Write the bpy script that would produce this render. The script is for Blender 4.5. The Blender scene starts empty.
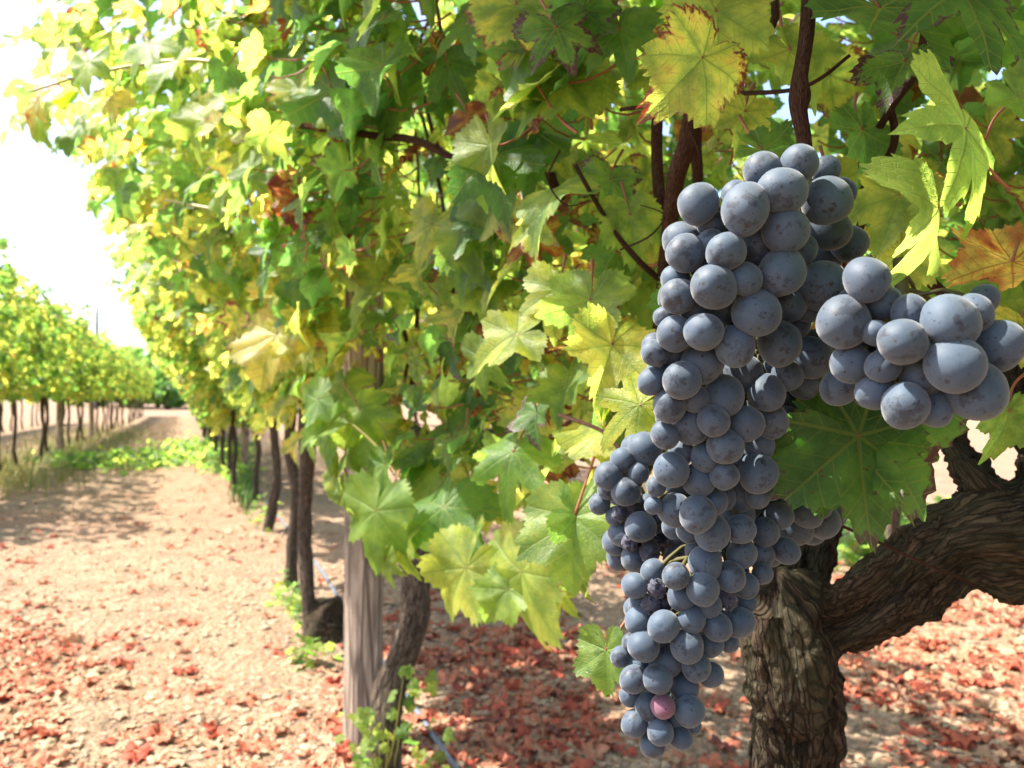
import bpy, math, random
import numpy as np
from mathutils import Vector, noise
R = math.radians
SC = bpy.context.scene
COL = SC.collection
random.seed(7); rng = np.random.default_rng(7)

# ------------------------------------------------------------------ camera, sky, sun, exposure
F = 804.0; HC = 0.85; TH = math.atan(327/804.0); PT = math.atan(14/804.0)
RT = np.array([math.cos(TH), -math.sin(TH), 0.0])
FW = np.array([math.sin(TH)*math.cos(PT), math.cos(TH)*math.cos(PT), math.sin(PT)])
UP = np.cross(RT, FW)
CAM = np.array([0.0, 0.0, HC])
cd = bpy.data.cameras.new('camera'); cam = bpy.data.objects.new('camera', cd); COL.objects.link(cam)
cam.location = CAM; cam.rotation_euler = (R(90)+PT, 0, -TH)
cd.sensor_width = 36; cd.lens = F/1024*36; cd.clip_start = 0.02; cd.clip_end = 3000
cd.dof.use_dof = True; cd.dof.focus_distance = 0.36; cd.dof.aperture_fstop = 16
SC.camera = cam
SUN_EL, SUN_AZ = 56, -60          # azimuth from +Y towards +X
w = bpy.data.worlds.new('World'); SC.world = w; w.use_nodes = True
nt = w.node_tree; bg = nt.nodes['Background']
sk = nt.nodes.new('ShaderNodeTexSky'); sk.sky_type = 'NISHITA'; sk.sun_disc = False
sk.sun_elevation = R(SUN_EL); sk.sun_rotation = R(SUN_AZ); sk.air_density = 1.0; sk.dust_density = 2.5; sk.ozone_density = 1.0
nt.links.new(sk.outputs[0], bg.inputs[0]); bg.inputs[1].default_value = 0.13
sd = bpy.data.lights.new('sun', 'SUN'); sd.energy = 5.0; sd.angle = R(0.5); sd.color = (1, .945, .84)
so = bpy.data.objects.new('sun', sd); COL.objects.link(so)
sv = Vector((math.sin(R(SUN_AZ))*math.cos(R(SUN_EL)), math.cos(R(SUN_AZ))*math.cos(R(SUN_EL)), math.sin(R(SUN_EL))))
so.rotation_euler = sv.to_track_quat('Z', 'Y').to_euler(); so.location = (0, 0, 10)
SC.view_settings.view_transform = 'Standard'; SC.view_settings.look = 'None'
SC.view_settings.exposure = 1.85; SC.view_settings.gamma = 1; SC.view_settings.use_curve_mapping = False
cy = SC.cycles; cy.max_bounces = 7; cy.diffuse_bounces = 4; cy.glossy_bounces = 2; cy.transmission_bounces = 4
cy.use_denoising = True; cy.caustics_reflective = False; cy.caustics_refractive = False
cy.sample_clamp_indirect = 6

def nrmz(v): v = np.asarray(v, float); return v/np.maximum(np.linalg.norm(v, axis=-1, keepdims=True), 1e-9)
def P(px, py, z): return CAM + z*(FW + (px-512)/F*RT - (py-384)/F*UP)
def G(px, py):
    d = FW + (px-512)/F*RT - (py-384)/F*UP
    return CAM + d*(-HC/d[2])
def proj(p):
    d = np.atleast_2d(p)-CAM; z = d@FW
    zz = np.where(np.abs(z) < 1e-6, 1e-6, z)
    return 512+F*(d@RT)/zz, 384-F*(d@UP)/zz, z

# ------------------------------------------------------------------ tagging helpers
def tag(o, label=None, cat=None, group=None, kind=None):
    if label: o['label'] = label
    if cat: o['category'] = cat
    if group: o['group'] = group
    if kind: o['kind'] = kind
    return o
def empty(name, loc=(0, 0, 0)):
    o = bpy.data.objects.new(name, None); COL.objects.link(o); o.location = loc; o.empty_display_size = .1; return o
def mesh_obj(name, V, Fq, mat, parent=None, attrs=None, smooth=True, origin=None):
    """V (n,3); Fq list of (m,k) int arrays"""
    V = np.asarray(V, np.float32)
    if parent is not None and origin is None:
        V = V - np.array(parent.location if parent.parent is None else np.array(parent.location)+np.array(parent.parent.location), np.float32)
    if origin is not None: V = V - np.asarray(origin, np.float32)
    me = bpy.data.meshes.new(name)
    if not isinstance(Fq, list): Fq = [Fq]
    Fq = [np.asarray(f, np.int32) for f in Fq if len(f)]
    nl = sum(f.size for f in Fq); nf = sum(len(f) for f in Fq)
    me.vertices.add(len(V)); me.vertices.foreach_set('co', V.ravel())
    me.loops.add(nl); me.loops.foreach_set('vertex_index', np.concatenate([f.ravel() for f in Fq]))
    tot = np.concatenate([np.full(len(f), f.shape[1], np.int32) for f in Fq])
    st = np.concatenate([[0], np.cumsum(tot)[:-1]]).astype(np.int32)
    me.polygons.add(nf); me.polygons.foreach_set('loop_start', st); me.polygons.foreach_set('loop_total', tot)
    me.polygons.foreach_set('use_smooth', np.full(nf, smooth))
    for k, (ty, arr) in (attrs or {}).items():
        a = me.attributes.new(k, ty, 'POINT'); a.data.foreach_set('color' if 'COLOR' in ty else ('vector' if 'VECTOR' in ty else 'value'), np.asarray(arr, np.float32).ravel())
    me.update(calc_edges=True); me.validate()
    me.materials.append(mat)
    o = bpy.data.objects.new(name, me); COL.objects.link(o)
    if parent is not None: o.parent = parent
    if origin is not None:
        if parent is not None:
            po = np.array(parent.location) if parent.parent is None else np.array(parent.location)+np.array(parent.parent.location)
            o.location = np.asarray(origin)-po
        else: o.location = origin
    return o
def copy_tree(o, parent=None):
    c = o.copy(); COL.objects.link(c); c.parent = parent
    for ch in list(o.children): copy_tree(ch, c)
    return c

# ------------------------------------------------------------------ materials
class NB:
    def __init__(s, name):
        s.m = bpy.data.materials.new(name); s.m.use_nodes = True; s.t = s.m.node_tree
        s.t.nodes.clear(); s.out = s.n('ShaderNodeOutputMaterial')
    def n(s, ty, **kw):
        x = s.t.nodes.new(ty)
        for k, v in kw.items(): setattr(x, k, v)
        return x
    def put(s, sock, v):
        if hasattr(v, 'is_output'): s.t.links.new(v, sock)
        elif v is not None: sock.default_value = v
    def math(s, op, a, b=None, c=None, clamp=False):
        x = s.n('ShaderNodeMath', operation=op, use_clamp=clamp); s.put(x.inputs[0], a)
        if b is not None: s.put(x.inputs[1], b)
        if c is not None: s.put(x.inputs[2], c)
        return x.outputs[0]
    def mix(s, f, a, b, mode='MIX'):
        x = s.n('ShaderNodeMix', data_type='RGBA', blend_type=mode); s.put(x.inputs[0], f)
        s.put(x.inputs[6], a if hasattr(a, 'is_output') else (*a, 1)); s.put(x.inputs[7], b if hasattr(b, 'is_output') else (*b, 1)); return x.outputs[2]
    def noise(s, vec, scale, detail=3, rough=.5):
        x = s.n('ShaderNodeTexNoise'); s.put(x.inputs['Vector'], vec); x.inputs['Scale'].default_value = scale
        x.inputs['Detail'].default_value = detail; x.inputs['Roughness'].default_value = rough; return x.outputs[0]
    def ramp(s, f, stops, interp='LINEAR'):
        x = s.n('ShaderNodeValToRGB'); s.put(x.inputs[0], f); e = x.color_ramp.elements; x.color_ramp.interpolation = interp
        while len(e) < len(stops): e.new(.5)
        for i, (p, c) in enumerate(stops): e[i].position = p; e[i].color = (*c, 1) if len(c) == 3 else c
        return x.outputs[0]
    def step(s, v, lo, hi):
        x = s.n('ShaderNodeMapRange', interpolation_type='SMOOTHSTEP'); s.put(x.inputs[0], v); s.put(x.inputs[1], lo); s.put(x.inputs[2], hi); return x.outputs[0]
    def attr(s, name): return s.n('ShaderNodeAttribute', attribute_name=name)
    def bump(s, h, strength, dist):
        x = s.n('ShaderNodeBump'); x.inputs['Strength'].default_value = strength; x.inputs['Distance'].default_value = dist; s.put(x.inputs['Height'], h); return x.outputs[0]
    def bsdf(s, col, rough=.8, spec=.3, normal=None, **kw):
        x = s.n('ShaderNodeBsdfPrincipled'); s.put(x.inputs['Base Color'], col if hasattr(col, 'is_output') else (*col, 1)); s.put(x.inputs['Roughness'], rough)
        s.put(x.inputs['Specular IOR Level'], spec)
        if normal is not None: s.put(x.inputs['Normal'], normal)
        for k, v in kw.items(): s.put(x.inputs[k], v)
        return x.outputs[0]
    def done(s, sh): s.t.links.new(sh, s.out.inputs[0]); return s.m

def leaf_material(name, stops, trans=.62, gloss=.45):
    b = NB(name); lf = b.attr('lf'); sp = b.n('ShaderNodeSeparateColor'); b.put(sp.inputs[0], lf.outputs['Color'])
    hue, edge, age = sp.outputs[0], sp.outputs[1], sp.outputs[2]
    rnd = lf.outputs['Alpha']
    lp = b.attr('lp').outputs['Vector']; sx = b.n('ShaderNodeSeparateXYZ'); b.put(sx.inputs[0], lp)
    x, y = sx.outputs[0], sx.outputs[1]
    off = b.n('ShaderNodeCombineXYZ'); b.put(off.inputs[2], b.math('MULTIPLY', rnd, 37.0))
    va = b.n('ShaderNodeVectorMath', operation='ADD'); b.put(va.inputs[0], lp); b.put(va.inputs[1], off.outputs[0]); q = va.outputs[0]
    n1 = b.noise(q, 2.2, 4, .6); n2 = b.noise(q, 9, 3, .6)
    a = b.math('ABSOLUTE', b.math('ARCTAN2', x, y)); r = b.math('SQRT', b.math('ADD', b.math('MULTIPLY', x, x), b.math('MULTIPLY', y, y)))
    st = .90
    loc = b.math('SUBTRACT', b.math('MODULO', b.math('ADD', a, st/2), st), st/2)
    u = b.math('MULTIPLY', r, b.math('COSINE', loc)); v = b.math('ABSOLUTE', b.math('MULTIPLY', r, b.math('SINE', loc)))
    wd = b.math('MULTIPLY_ADD', r, -.016, .024)
    main = b.math('SUBTRACT', 1.0, b.step(v, b.math('MULTIPLY', wd, .4), wd))
    sec = b.math('PINGPONG', b.math('ADD', b.math('SUBTRACT', u, b.math('MULTIPLY', v, .85)), b.math('MULTIPLY', n1, .06)), .075)
    sec = b.math('MULTIPLY', b.math('SUBTRACT', 1.0, b.step(sec, .003, .012)), .6)
    vein = b.math('MAXIMUM', main, sec)
    fine = b.n('ShaderNodeTexVoronoi', feature='DISTANCE_TO_EDGE'); b.put(fine.inputs['Vector'], q); fine.inputs['Scale'].default_value = 14
    fv = b.math('SUBTRACT', 1.0, b.step(fine.outputs['Distance'], .0, .12))
    h = b.math('ADD', hue, b.math('MULTIPLY', b.math('SUBTRACT', n1, .5), b.math('MULTIPLY_ADD', age, .55, .10)))
    intr = b.math('MULTIPLY', b.math('SUBTRACT', b.math('MINIMUM', v, .16), .06), b.math('MULTIPLY', age, 1.4))   # yellowing between the veins
    h = b.math('ADD', h, intr)
    col = b.ramp(h, stops)
    col = b.mix(b.math('MULTIPLY', b.step(n2, .35, .7), .35), col, b.ramp(b.math('ADD', h, .16), stops)); col = b.mix(b.math('MULTIPLY', b.step(n1, .55, .35), .35), col, tuple([.02, .05, .012]))
    mg = b.math('ADD', edge, b.math('MULTIPLY_ADD', n2, .5, b.math('MULTIPLY_ADD', n1, .9, -.7)))
    thr = b.math('MULTIPLY_ADD', age, -.5, 1.28); brn = b.math('MULTIPLY', b.step(mg, thr, b.math('ADD', thr, .14)), b.step(age, .45, .7))
    edgec = b.mix(b.step(n2, .4, .6), (.22, .028, .018), (.10, .035, .014))
    edgec = b.mix(b.step(hue, .40, .25), edgec, (.055, .018, .022)); col = b.mix(brn, col, edgec)
    spot = b.math('MULTIPLY', b.step(n2, .68, .72), b.step(age, .3, .6)); col = b.mix(spot, col, (.10, .045, .015))
    vc = b.mix(b.step(hue, .62, .85), (.20, .26, .055), (.25, .06, .02))
    col = b.mix(b.math('MULTIPLY', vein, .55), col, vc)
    hgt = b.math('ADD', b.math('MULTIPLY', vein, -.6), b.math('ADD', b.math('MULTIPLY', fv, -.25), b.math('MULTIPLY', n2, .6)))
    nb = b.bump(hgt, .5, .0012)
    geo = b.n('ShaderNodeNewGeometry')
    back = b.mix(geo.outputs['Backfacing'], col, b.mix(.35, col, (.16, .20, .10)))
    rgh = b.math('MULTIPLY_ADD', n2, .25, gloss-.08)
    pr = b.bsdf(back, rgh, .5, nb)
    tr = b.n('ShaderNodeBsdfTranslucent'); hs = b.n('ShaderNodeHueSaturation'); hs.inputs['Hue'].default_value = .492; hs.inputs['Saturation'].default_value = 1.04; hs.inputs['Value'].default_value = 3.15
    b.put(hs.inputs['Color'], col); b.put(tr.inputs[0], b.mix(b.math('MULTIPLY', vein, .35), hs.outputs[0], (.10, .12, .02))); b.put(tr.inputs[1], nb)
    mx = b.n('ShaderNodeMixShader'); b.put(mx.inputs[0], b.math('MULTIPLY', trans, b.math('SUBTRACT', 1.0, b.math('MULTIPLY', brn, .6))))
    b.put(mx.inputs[1], pr); b.put(mx.inputs[2], tr.outputs[0])
    return b.done(mx.outputs[0])
LEAFSTOPS = [(0, (.030, .082, .022)), (.3, (.065, .155, .030)), (.5, (.140, .225, .042)), (.66, (.27, .31, .055)), (.84, (.44, .38, .08)), (.93, (.30, .13, .035)), (1, (.12, .04, .02))]
M_LEAF = leaf_material('vine leaf', LEAFSTOPS)
FALL = [(0, (.36, .27, .17)), (.25, (.40, .22, .135)), (.5, (.43, .14, .08)), (.75, (.37, .075, .045)), (1, (.15, .065, .05))]
def fallen_material():
    b = NB('fallen leaf'); lf = b.attr('lf'); sp = b.n('ShaderNodeSeparateColor'); b.put(sp.inputs[0], lf.outputs['Color'])
    lp = b.attr('lp').outputs['Vector']; n = b.noise(lp, 3, 3)
    h = b.math('ADD', sp.outputs[0], b.math('MULTIPLY_ADD', n, .5, -.25))
    c = b.ramp(h, FALL); nb = b.bump(n, .6, .004)
    pr = b.bsdf(c, .75, .2, nb); tr = b.n('ShaderNodeBsdfTranslucent'); b.put(tr.inputs[0], c)
    mx = b.n('ShaderNodeMixShader'); mx.inputs[0].default_value = .2; b.put(mx.inputs[1], pr); b.put(mx.inputs[2], tr.outputs[0]); return b.done(mx.outputs[0])
M_FALL = fallen_material()

def bark_material(name, dark, light, moss=.0, stretch=(1, 1, 1), useflow=True, sc=1.0):
    b = NB(name)
    if useflow: v = b.attr('flow').outputs['Vector']
    else:
        tc = b.n('ShaderNodeTexCoord').outputs['Object']; mp = b.n('ShaderNodeMapping'); b.put(mp.inputs[0], tc); mp.inputs['Scale'].default_value = stretch; v = mp.outputs[0]
    wob = b.n('ShaderNodeVectorMath', operation='ADD'); nz = b.n('ShaderNodeTexNoise'); b.put(nz.inputs['Vector'], v); nz.inputs['Scale'].default_value = 1.5*sc
    sc2 = b.n('ShaderNodeVectorMath', operation='SCALE'); b.put(sc2.inputs[0], nz.outputs[1]); sc2.inputs[3].default_value = .25; b.put(wob.inputs[0], v); b.put(wob.inputs[1], sc2.outputs[0]); v = wob.outputs[0]
    n1 = b.noise(v, 3*sc, 6, .65); n2 = b.noise(v, 12*sc, 5, .7); n3 = b.noise(v, 1.2*sc, 3, .5)
    vr = b.n('ShaderNodeTexVoronoi', feature='DISTANCE_TO_EDGE'); b.put(vr.inputs['Vector'], v); vr.inputs['Scale'].default_value = 5*sc
    crack = b.math('SUBTRACT', 1.0, b.step(vr.outputs['Distance'], 0.0, .14))
    f = b.math('ADD', b.math('MULTIPLY', n1, .55), b.math('MULTIPLY', n2, .45))
    col = b.ramp(f, [(.30, tuple(c*.35 for c in dark)), (.45, dark), (.6, light), (.75, tuple(min(1, c*1.5) for c in light))])
    col = b.mix(b.math('MULTIPLY', crack, .75), col, tuple(c*.3 for c in dark))
    if moss: col = b.mix(b.math('MULTIPLY', b.step(n3, .48, .6), moss), col, (.035, .045, .022))
    hgt = b.math('ADD', f, b.math('MULTIPLY', crack, -.5))
    return b.done(b.bsdf(col, .92, .15, b.bump(hgt, 1.0, .006)))
M_BARK = bark_material('old vine bark', (.036, .025, .016), (.096, .066, .041), .3)
M_BARK2 = bark_material('vine bark in the row', (.075, .055, .042), (.20, .155, .115), 0)
M_CANE = bark_material('cane bark', (.095, .04, .022), (.19, .095, .06), 0, sc=1.6)
M_POST = bark_material('weathered post wood', (.27, .21, .165), (.46, .37, .30), 0, (9, 9, .8), False, .8)
def simple(name, col, rough=.7, spec=.3, var=.25, scale=40):
    b = NB(name); tc = b.n('ShaderNodeTexCoord').outputs['Object']; n = b.noise(tc, scale, 4)
    c = b.mix(n, tuple(x*(1-var) for x in col), tuple(min(1, x*(1+var)) for x in col)); return b.done(b.bsdf(c, rough, spec, b.bump(n, .2, .001)))
M_PET = simple('leaf stalk', (.26, .09, .045), .5, .4)
M_SHOOT = simple('green shoot', (.22, .20, .05), .5, .4)
M_RACHIS = simple('grape stalk', (.075, .065, .02), .6, .3)
M_WIRE = simple('galvanised wire', (.13, .12, .11), .45, .5)
M_HOSE = simple('irrigation hose plastic', (.10, .12, .16), .55, .5)
M_GRASS = simple('weed green', (.10, .19, .035), .6, .3, .5, 3)
M_GRASSY = simple('dry grass', (.30, .28, .10), .7, .2, .5, 3)
M_CLOD = simple('soil clod', (.33, .24, .165), .95, .1, .35, 12)
M_POLE = simple('pole paint', (.12, .12, .12), .7)
M_FARLEAF = simple('distant foliage', (.15, .19, .11), .8, .2, .6, 1.5)

def grape_material(name, bloom, skin, amt=.92):
    b = NB(name); gc = b.attr('gc'); sp = b.n('ShaderNodeSeparateColor'); b.put(sp.inputs[0], gc.outputs['Color'])
    pole, rnd = sp.outputs[0], sp.outputs[1]
    tc = b.n('ShaderNodeTexCoord').outputs['Object']
    off = b.n('ShaderNodeCombineXYZ'); [b.put(off.inputs[i], b.math('MULTIPLY', rnd, k)) for i, k in enumerate((3.1, 1.7, 5.3))]
    va = b.n('ShaderNodeVectorMath', operation='ADD'); b.put(va.inputs[0], tc); b.put(va.inputs[1], off.outputs[0]); v = va.outputs[0]
    big = b.noise(v, 70, 4, .6); mid = b.noise(v, 260, 4, .65); fine = b.noise(v, 1300, 3, .6)
    rub = b.step(b.math('ADD', big, b.math('MULTIPLY_ADD', mid, .9, -.45)), .56, .66)
    vr = b.n('ShaderNodeTexVoronoi', feature='F1'); wv = b.n('ShaderNodeVectorMath', operation='ADD'); nq = b.n('ShaderNodeTexNoise'); b.put(nq.inputs['Vector'], v); nq.inputs['Scale'].default_value = 900; nq.inputs['Detail'].default_value = 3; ns = b.n('ShaderNodeVectorMath', operation='SCALE'); b.put(ns.inputs[0], nq.outputs[1]); ns.inputs[3].default_value = .0022; b.put(wv.inputs[0], v); b.put(wv.inputs[1], ns.outputs[0]); b.put(vr.inputs['Vector'], wv.outputs[0]); vr.inputs['Scale'].default_value = 620
    vp = b.n('ShaderNodeSeparateColor'); b.put(vp.inputs[0], vr.outputs['Color'])
    pick = b.math('GREATER_THAN', vp.outputs[0], b.math('MULTIPLY_ADD', big, -.62, 1.06))
    speck = b.math('MULTIPLY', b.math('SUBTRACT', 1.0, b.step(vr.outputs['Distance'], b.math('MULTIPLY', vp.outputs[1], .22), b.math('MULTIPLY_ADD', vp.outputs[1], .3, .12))), pick)
    scr = b.n('ShaderNodeMapping'); b.put(scr.inputs[0], v); scr.inputs['Scale'].default_value = (1, 3, .5); scr.inputs['Rotation'].default_value = (.6, .5, .3)
    scratch = b.math('MULTIPLY', b.step(b.noise(scr.outputs[0], 330, 3, .7), .66, .72), b.step(big, .46, .58))
    blm = b.math('MULTIPLY', b.math('MULTIPLY_ADD', big, .70, .58), b.math('MULTIPLY_ADD', fine, .5, b.math('MULTIPLY_ADD', mid, .8, .35)))
    blm = b.math('MULTIPLY', blm, b.math('SUBTRACT', 1.0, b.math('MULTIPLY', rub, .62)))
    blm = b.math('MULTIPLY', blm, b.math('SUBTRACT', 1.0, b.math('MULTIPLY', scratch, .6)))
    blm = b.math('MULTIPLY', blm, b.math('MULTIPLY_ADD', b.math('FRACT', b.math('MULTIPLY', rnd, 7.31)), .28, .78), clamp=True)
    col = b.mix(b.math('MULTIPLY', blm, amt), skin, b.mix(b.step(big, .4, .65), bloom, tuple(x*k for x, k in zip(bloom, (1.12, 1.0, .9)))))
    ptc = b.math('MULTIPLY', b.step(b.math('ADD', b.math('MULTIPLY', mid, .6), b.math('MULTIPLY', fine, .4)), .55, .62), b.step(b.math('ADD', big, b.math('MULTIPLY', pole, .08)), .50, .60)); col = b.mix(b.math('MULTIPLY', ptc, .6), col, (.018, .017, .022))
    col = b.mix(b.math('MULTIPLY', speck, .9), col, (.010, .008, .008))
    scar = b.step(b.math('ADD', pole, b.math('MULTIPLY_ADD', fine, .012, b.math('MULTIPLY_ADD', mid, .02, -.017))), .990, .996)
    col = b.mix(b.math('MULTIPLY', scar, .9), col, (.03, .02, .014))
    return b.done(b.bsdf(col, b.math('MULTIPLY_ADD', blm, .22, .42), .25, b.bump(b.math('ADD', mid, b.math('MULTIPLY', fine, .4)), .12, .0006), **{'Sheen Weight': .25, 'Sheen Roughness': .5}))
M_GRAPE = grape_material('blue grape with bloom', (.056, .085, .126), (.010, .011, .022))
M_GPINK = grape_material('unripe pink grape', (.17, .075, .115), (.08, .02, .04))
M_RAIS = grape_material('shrivelled grape', (.045, .05, .08), (.018, .012, .022), .8)

def ground_material():
    b = NB('vineyard soil'); tc = b.n('ShaderNodeTexCoord').outputs['Object']
    n0 = b.noise(tc, .6, 4); n1 = b.noise(tc, 5, 6, .6); n2 = b.noise(tc, 38, 6, .7)
    vr = b.n('ShaderNodeTexVoronoi'); b.put(vr.inputs['Vector'], tc); vr.inputs['Scale'].default_value = 45
    v2 = b.n('ShaderNodeTexVoronoi'); b.put(v2.inputs['Vector'], tc); v2.inputs['Scale'].default_value = 130
    c = b.ramp(n1, [(.3, (.19, .125, .08)), (.5, (.29, .195, .125)), (.7, (.36, .255, .17))])
    c = b.mix(b.math('MULTIPLY', b.step(n2, .5, .62), .5), c, (.48, .36, .26))
    red = b.math('MULTIPLY', b.step(b.math('ADD', n0, b.math('MULTIPLY_ADD', n2, .5, -.25)), .46, .58), b.step(vr.outputs['Distance'], .55, .2))
    c = b.mix(b.math('MULTIPLY', red, .65), c, (.40, .14, .08))
    c = b.mix(b.math('MULTIPLY', b.step(vr.outputs['Distance'], .45, .75), .5), c, (.14, .10, .075))
    h = b.math('ADD', b.math('MULTIPLY', n1, .7), b.math('ADD', b.math('MULTIPLY', vr.outputs['Distance'], -.5), b.math('ADD', b.math('MULTIPLY', v2.outputs['Distance'], -.25), b.math('MULTIPLY', n2, .5))))
    return b.done(b.bsdf(c, .95, .1, b.bump(h, 1.0, .03)))
M_GROUND = ground_material()

# ------------------------------------------------------------------ leaf templates
CA = np.array([0, 12, 25, 36, 50, 63, 78, 91, 106, 124, 143, 160, 171, 178, 180.]); CR = np.array([1.0, .87, .66, .76, .93, .83, .62, .73, .80, .74, .66, .56, .40, .12, .03])
def leaf_template(nhalf, rings, seed, teeth=True, crumple=0.0, dp=None):
    rs = random.Random(seed)
    k = rs.uniform(-.08, .06); depth = rs.uniform(.7, 1.6)
    if dp: depth = dp
    outl = []
    for sgn in (1, -1):
        angs = np.linspace(0, 180, nhalf+1); angs = angs if sgn == 1 else angs[1:-1][::-1]
        for i, a in enumerate(angs):
            r = np.interp(a, CA, CR); env = np.interp(a, [0, 50, 106, 145, 180], [1, .9, .74, .56, .1])
            r = env-(env-r)*depth if a < 150 else r
            r *= 1+k*math.sin(R(a)*2)*sgn
            if teeth and a < 166:
                ph = ((a+2.5*math.sin(a*.13+seed))/9.6) % 1; r *= 1+.15*(1-ph if ph > .3 else ph/.3*.9)-.08+rs.uniform(-.025, .025)
            outl.append((a*sgn, r))
    out = np.array(outl); nA = len(out)
    fr = np.array(rings); 
    V = [(0, 0, 0)]; E = [0]
    p1, p2, p3 = rs.uniform(0, 6.3), rs.uniform(0, 6.3), rs.uniform(0, 6.3)
    cup = rs.uniform(-.4, .8); fold = rs.uniform(-.2, .42); wav = rs.uniform(.05, .16); droop = rs.uniform(.05, .9)
    for f in fr:
        for a, r in out:
            rr = r*f; x = rr*math.sin(R(a)); y = rr*math.cos(R(a))
            q = math.hypot(x, y)
            sect = ((abs(R(a))+.45) % .9)-.45
            z = -cup*q*q*.5+fold*abs(x)-droop*max(0, y)**2*.6+wav*math.sin(3*R(a)+p1)*q*q*2+wav*.5*math.sin(7*R(a)+p2)*q**2
            z += .14*q*abs(sect)*1.2+.07*noise.noise(Vector((x*2.6+p1, y*2.6+p2, p3)))*min(1, q*2)
            if crumple:
                z += crumple*noise.noise(Vector((x*3+p1, y*3+p2, p3))); x += crumple*.5*noise.noise(Vector((x*4, y*4, p1))); 
            V.append((x, y, z)); E.append(f)
    V = np.array(V); faces4 = []; faces3 = []
    for i in range(nA): faces3.append((0, 1+(i+1) % nA, 1+i))
    for k2 in range(len(fr)-1):
        o0, o1 = 1+k2*nA, 1+(k2+1)*nA
        for i in range(nA): j = (i+1) % nA; faces4.append((o0+i, o0+j, o1+j, o1+i))
    # flat coordinates for the vein pattern
    L = np.zeros((len(V), 3)); idx = 1
    for f in fr:
        for a, r in out: L[idx] = (r*f*math.sin(R(a)), r*f*math.cos(R(a)), 0); idx += 1
    return dict(V=V, E=np.array(E), L=L, f3=np.array(faces3), f4=np.array(faces4).reshape(-1, 4))
T_HERO = [leaf_template(84, [.15, .3, .45, .6, .75, .88, 1], s, dp=[1.1, .8, .7, 1.7, 1.8, .9, 1.3, 1.4, 1.0, 1.5][s]) for s in range(10)]
T_DRY = [leaf_template(40, [.25, .5, .75, 1], 100+s, True, .5) for s in range(5)]
T_HIGH = [leaf_template(48, [.35, .7, 1], 20+s) for s in range(10)]
T_MID = [leaf_template(22, [.55, 1], 40+s, True) for s in range(8)]
T_LOW = [leaf_template(9, [1.0], 60+s, False) for s in range(5)]
T_FALL = [leaf_template(14, [.5, 1.0], 80+s, True, .45) for s in range(6)]

def leaf_arrays(T, pos, nrm, tip, size, hue, age):
    n = len(pos); pos = np.asarray(pos); nrm = nrmz(nrm); tip = np.asarray(tip, float)
    tip = nrmz(tip-nrm*np.sum(tip*nrm, 1, keepdims=True)); sx = np.cross(tip, nrm)
    idx = rng.integers(0, len(T), n); T = list(T)
    if T[0] is T_HIGH[0]: dm = np.asarray(hue) > .85; idx = np.where(dm, len(T)+rng.integers(0, len(T_DRY), n), idx); T = T+T_DRY
    Vs = []; f3 = []; f4 = []; LF = []; LP = []; base = 0
    rnd = rng.random(n)
    for k, t in enumerate(T):
        m = np.where(idx == k)[0]
        if len(m) == 0: continue
        tv = t['V']; nv = len(tv)
        W = pos[m, None, :]+np.asarray(size)[m, None, None]*(tv[None, :, 0:1]*sx[m, None]+tv[None, :, 1:2]*tip[m, None]+tv[None, :, 2:3]*nrm[m, None])
        Vs.append(W.reshape(-1, 3))
        o = (base+np.arange(len(m))*nv)[:, None, None]
        f3.append((t['f3'][None]+o).reshape(-1, 3)); f4.append((t['f4'][None]+o).reshape(-1, 4) if len(t['f4']) else np.zeros((0, 4), int))
        c = np.zeros((len(m), nv, 4)); c[:, :, 0] = np.asarray(hue)[m, None]; c[:, :, 1] = t['E'][None]; c[:, :, 2] = np.asarray(age)[m, None]; c[:, :, 3] = rnd[m, None]
        LF.append(c.reshape(-1, 4)); l = np.repeat(t['L'][None], len(m), 0); LP.append(l.reshape(-1, 3)); base += len(m)*nv
    return np.concatenate(Vs), [np.concatenate(f3), np.concatenate(f4)], {'lf': ('FLOAT_COLOR', np.concatenate(LF)), 'lp': ('FLOAT_VECTOR', np.concatenate(LP))}

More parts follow.
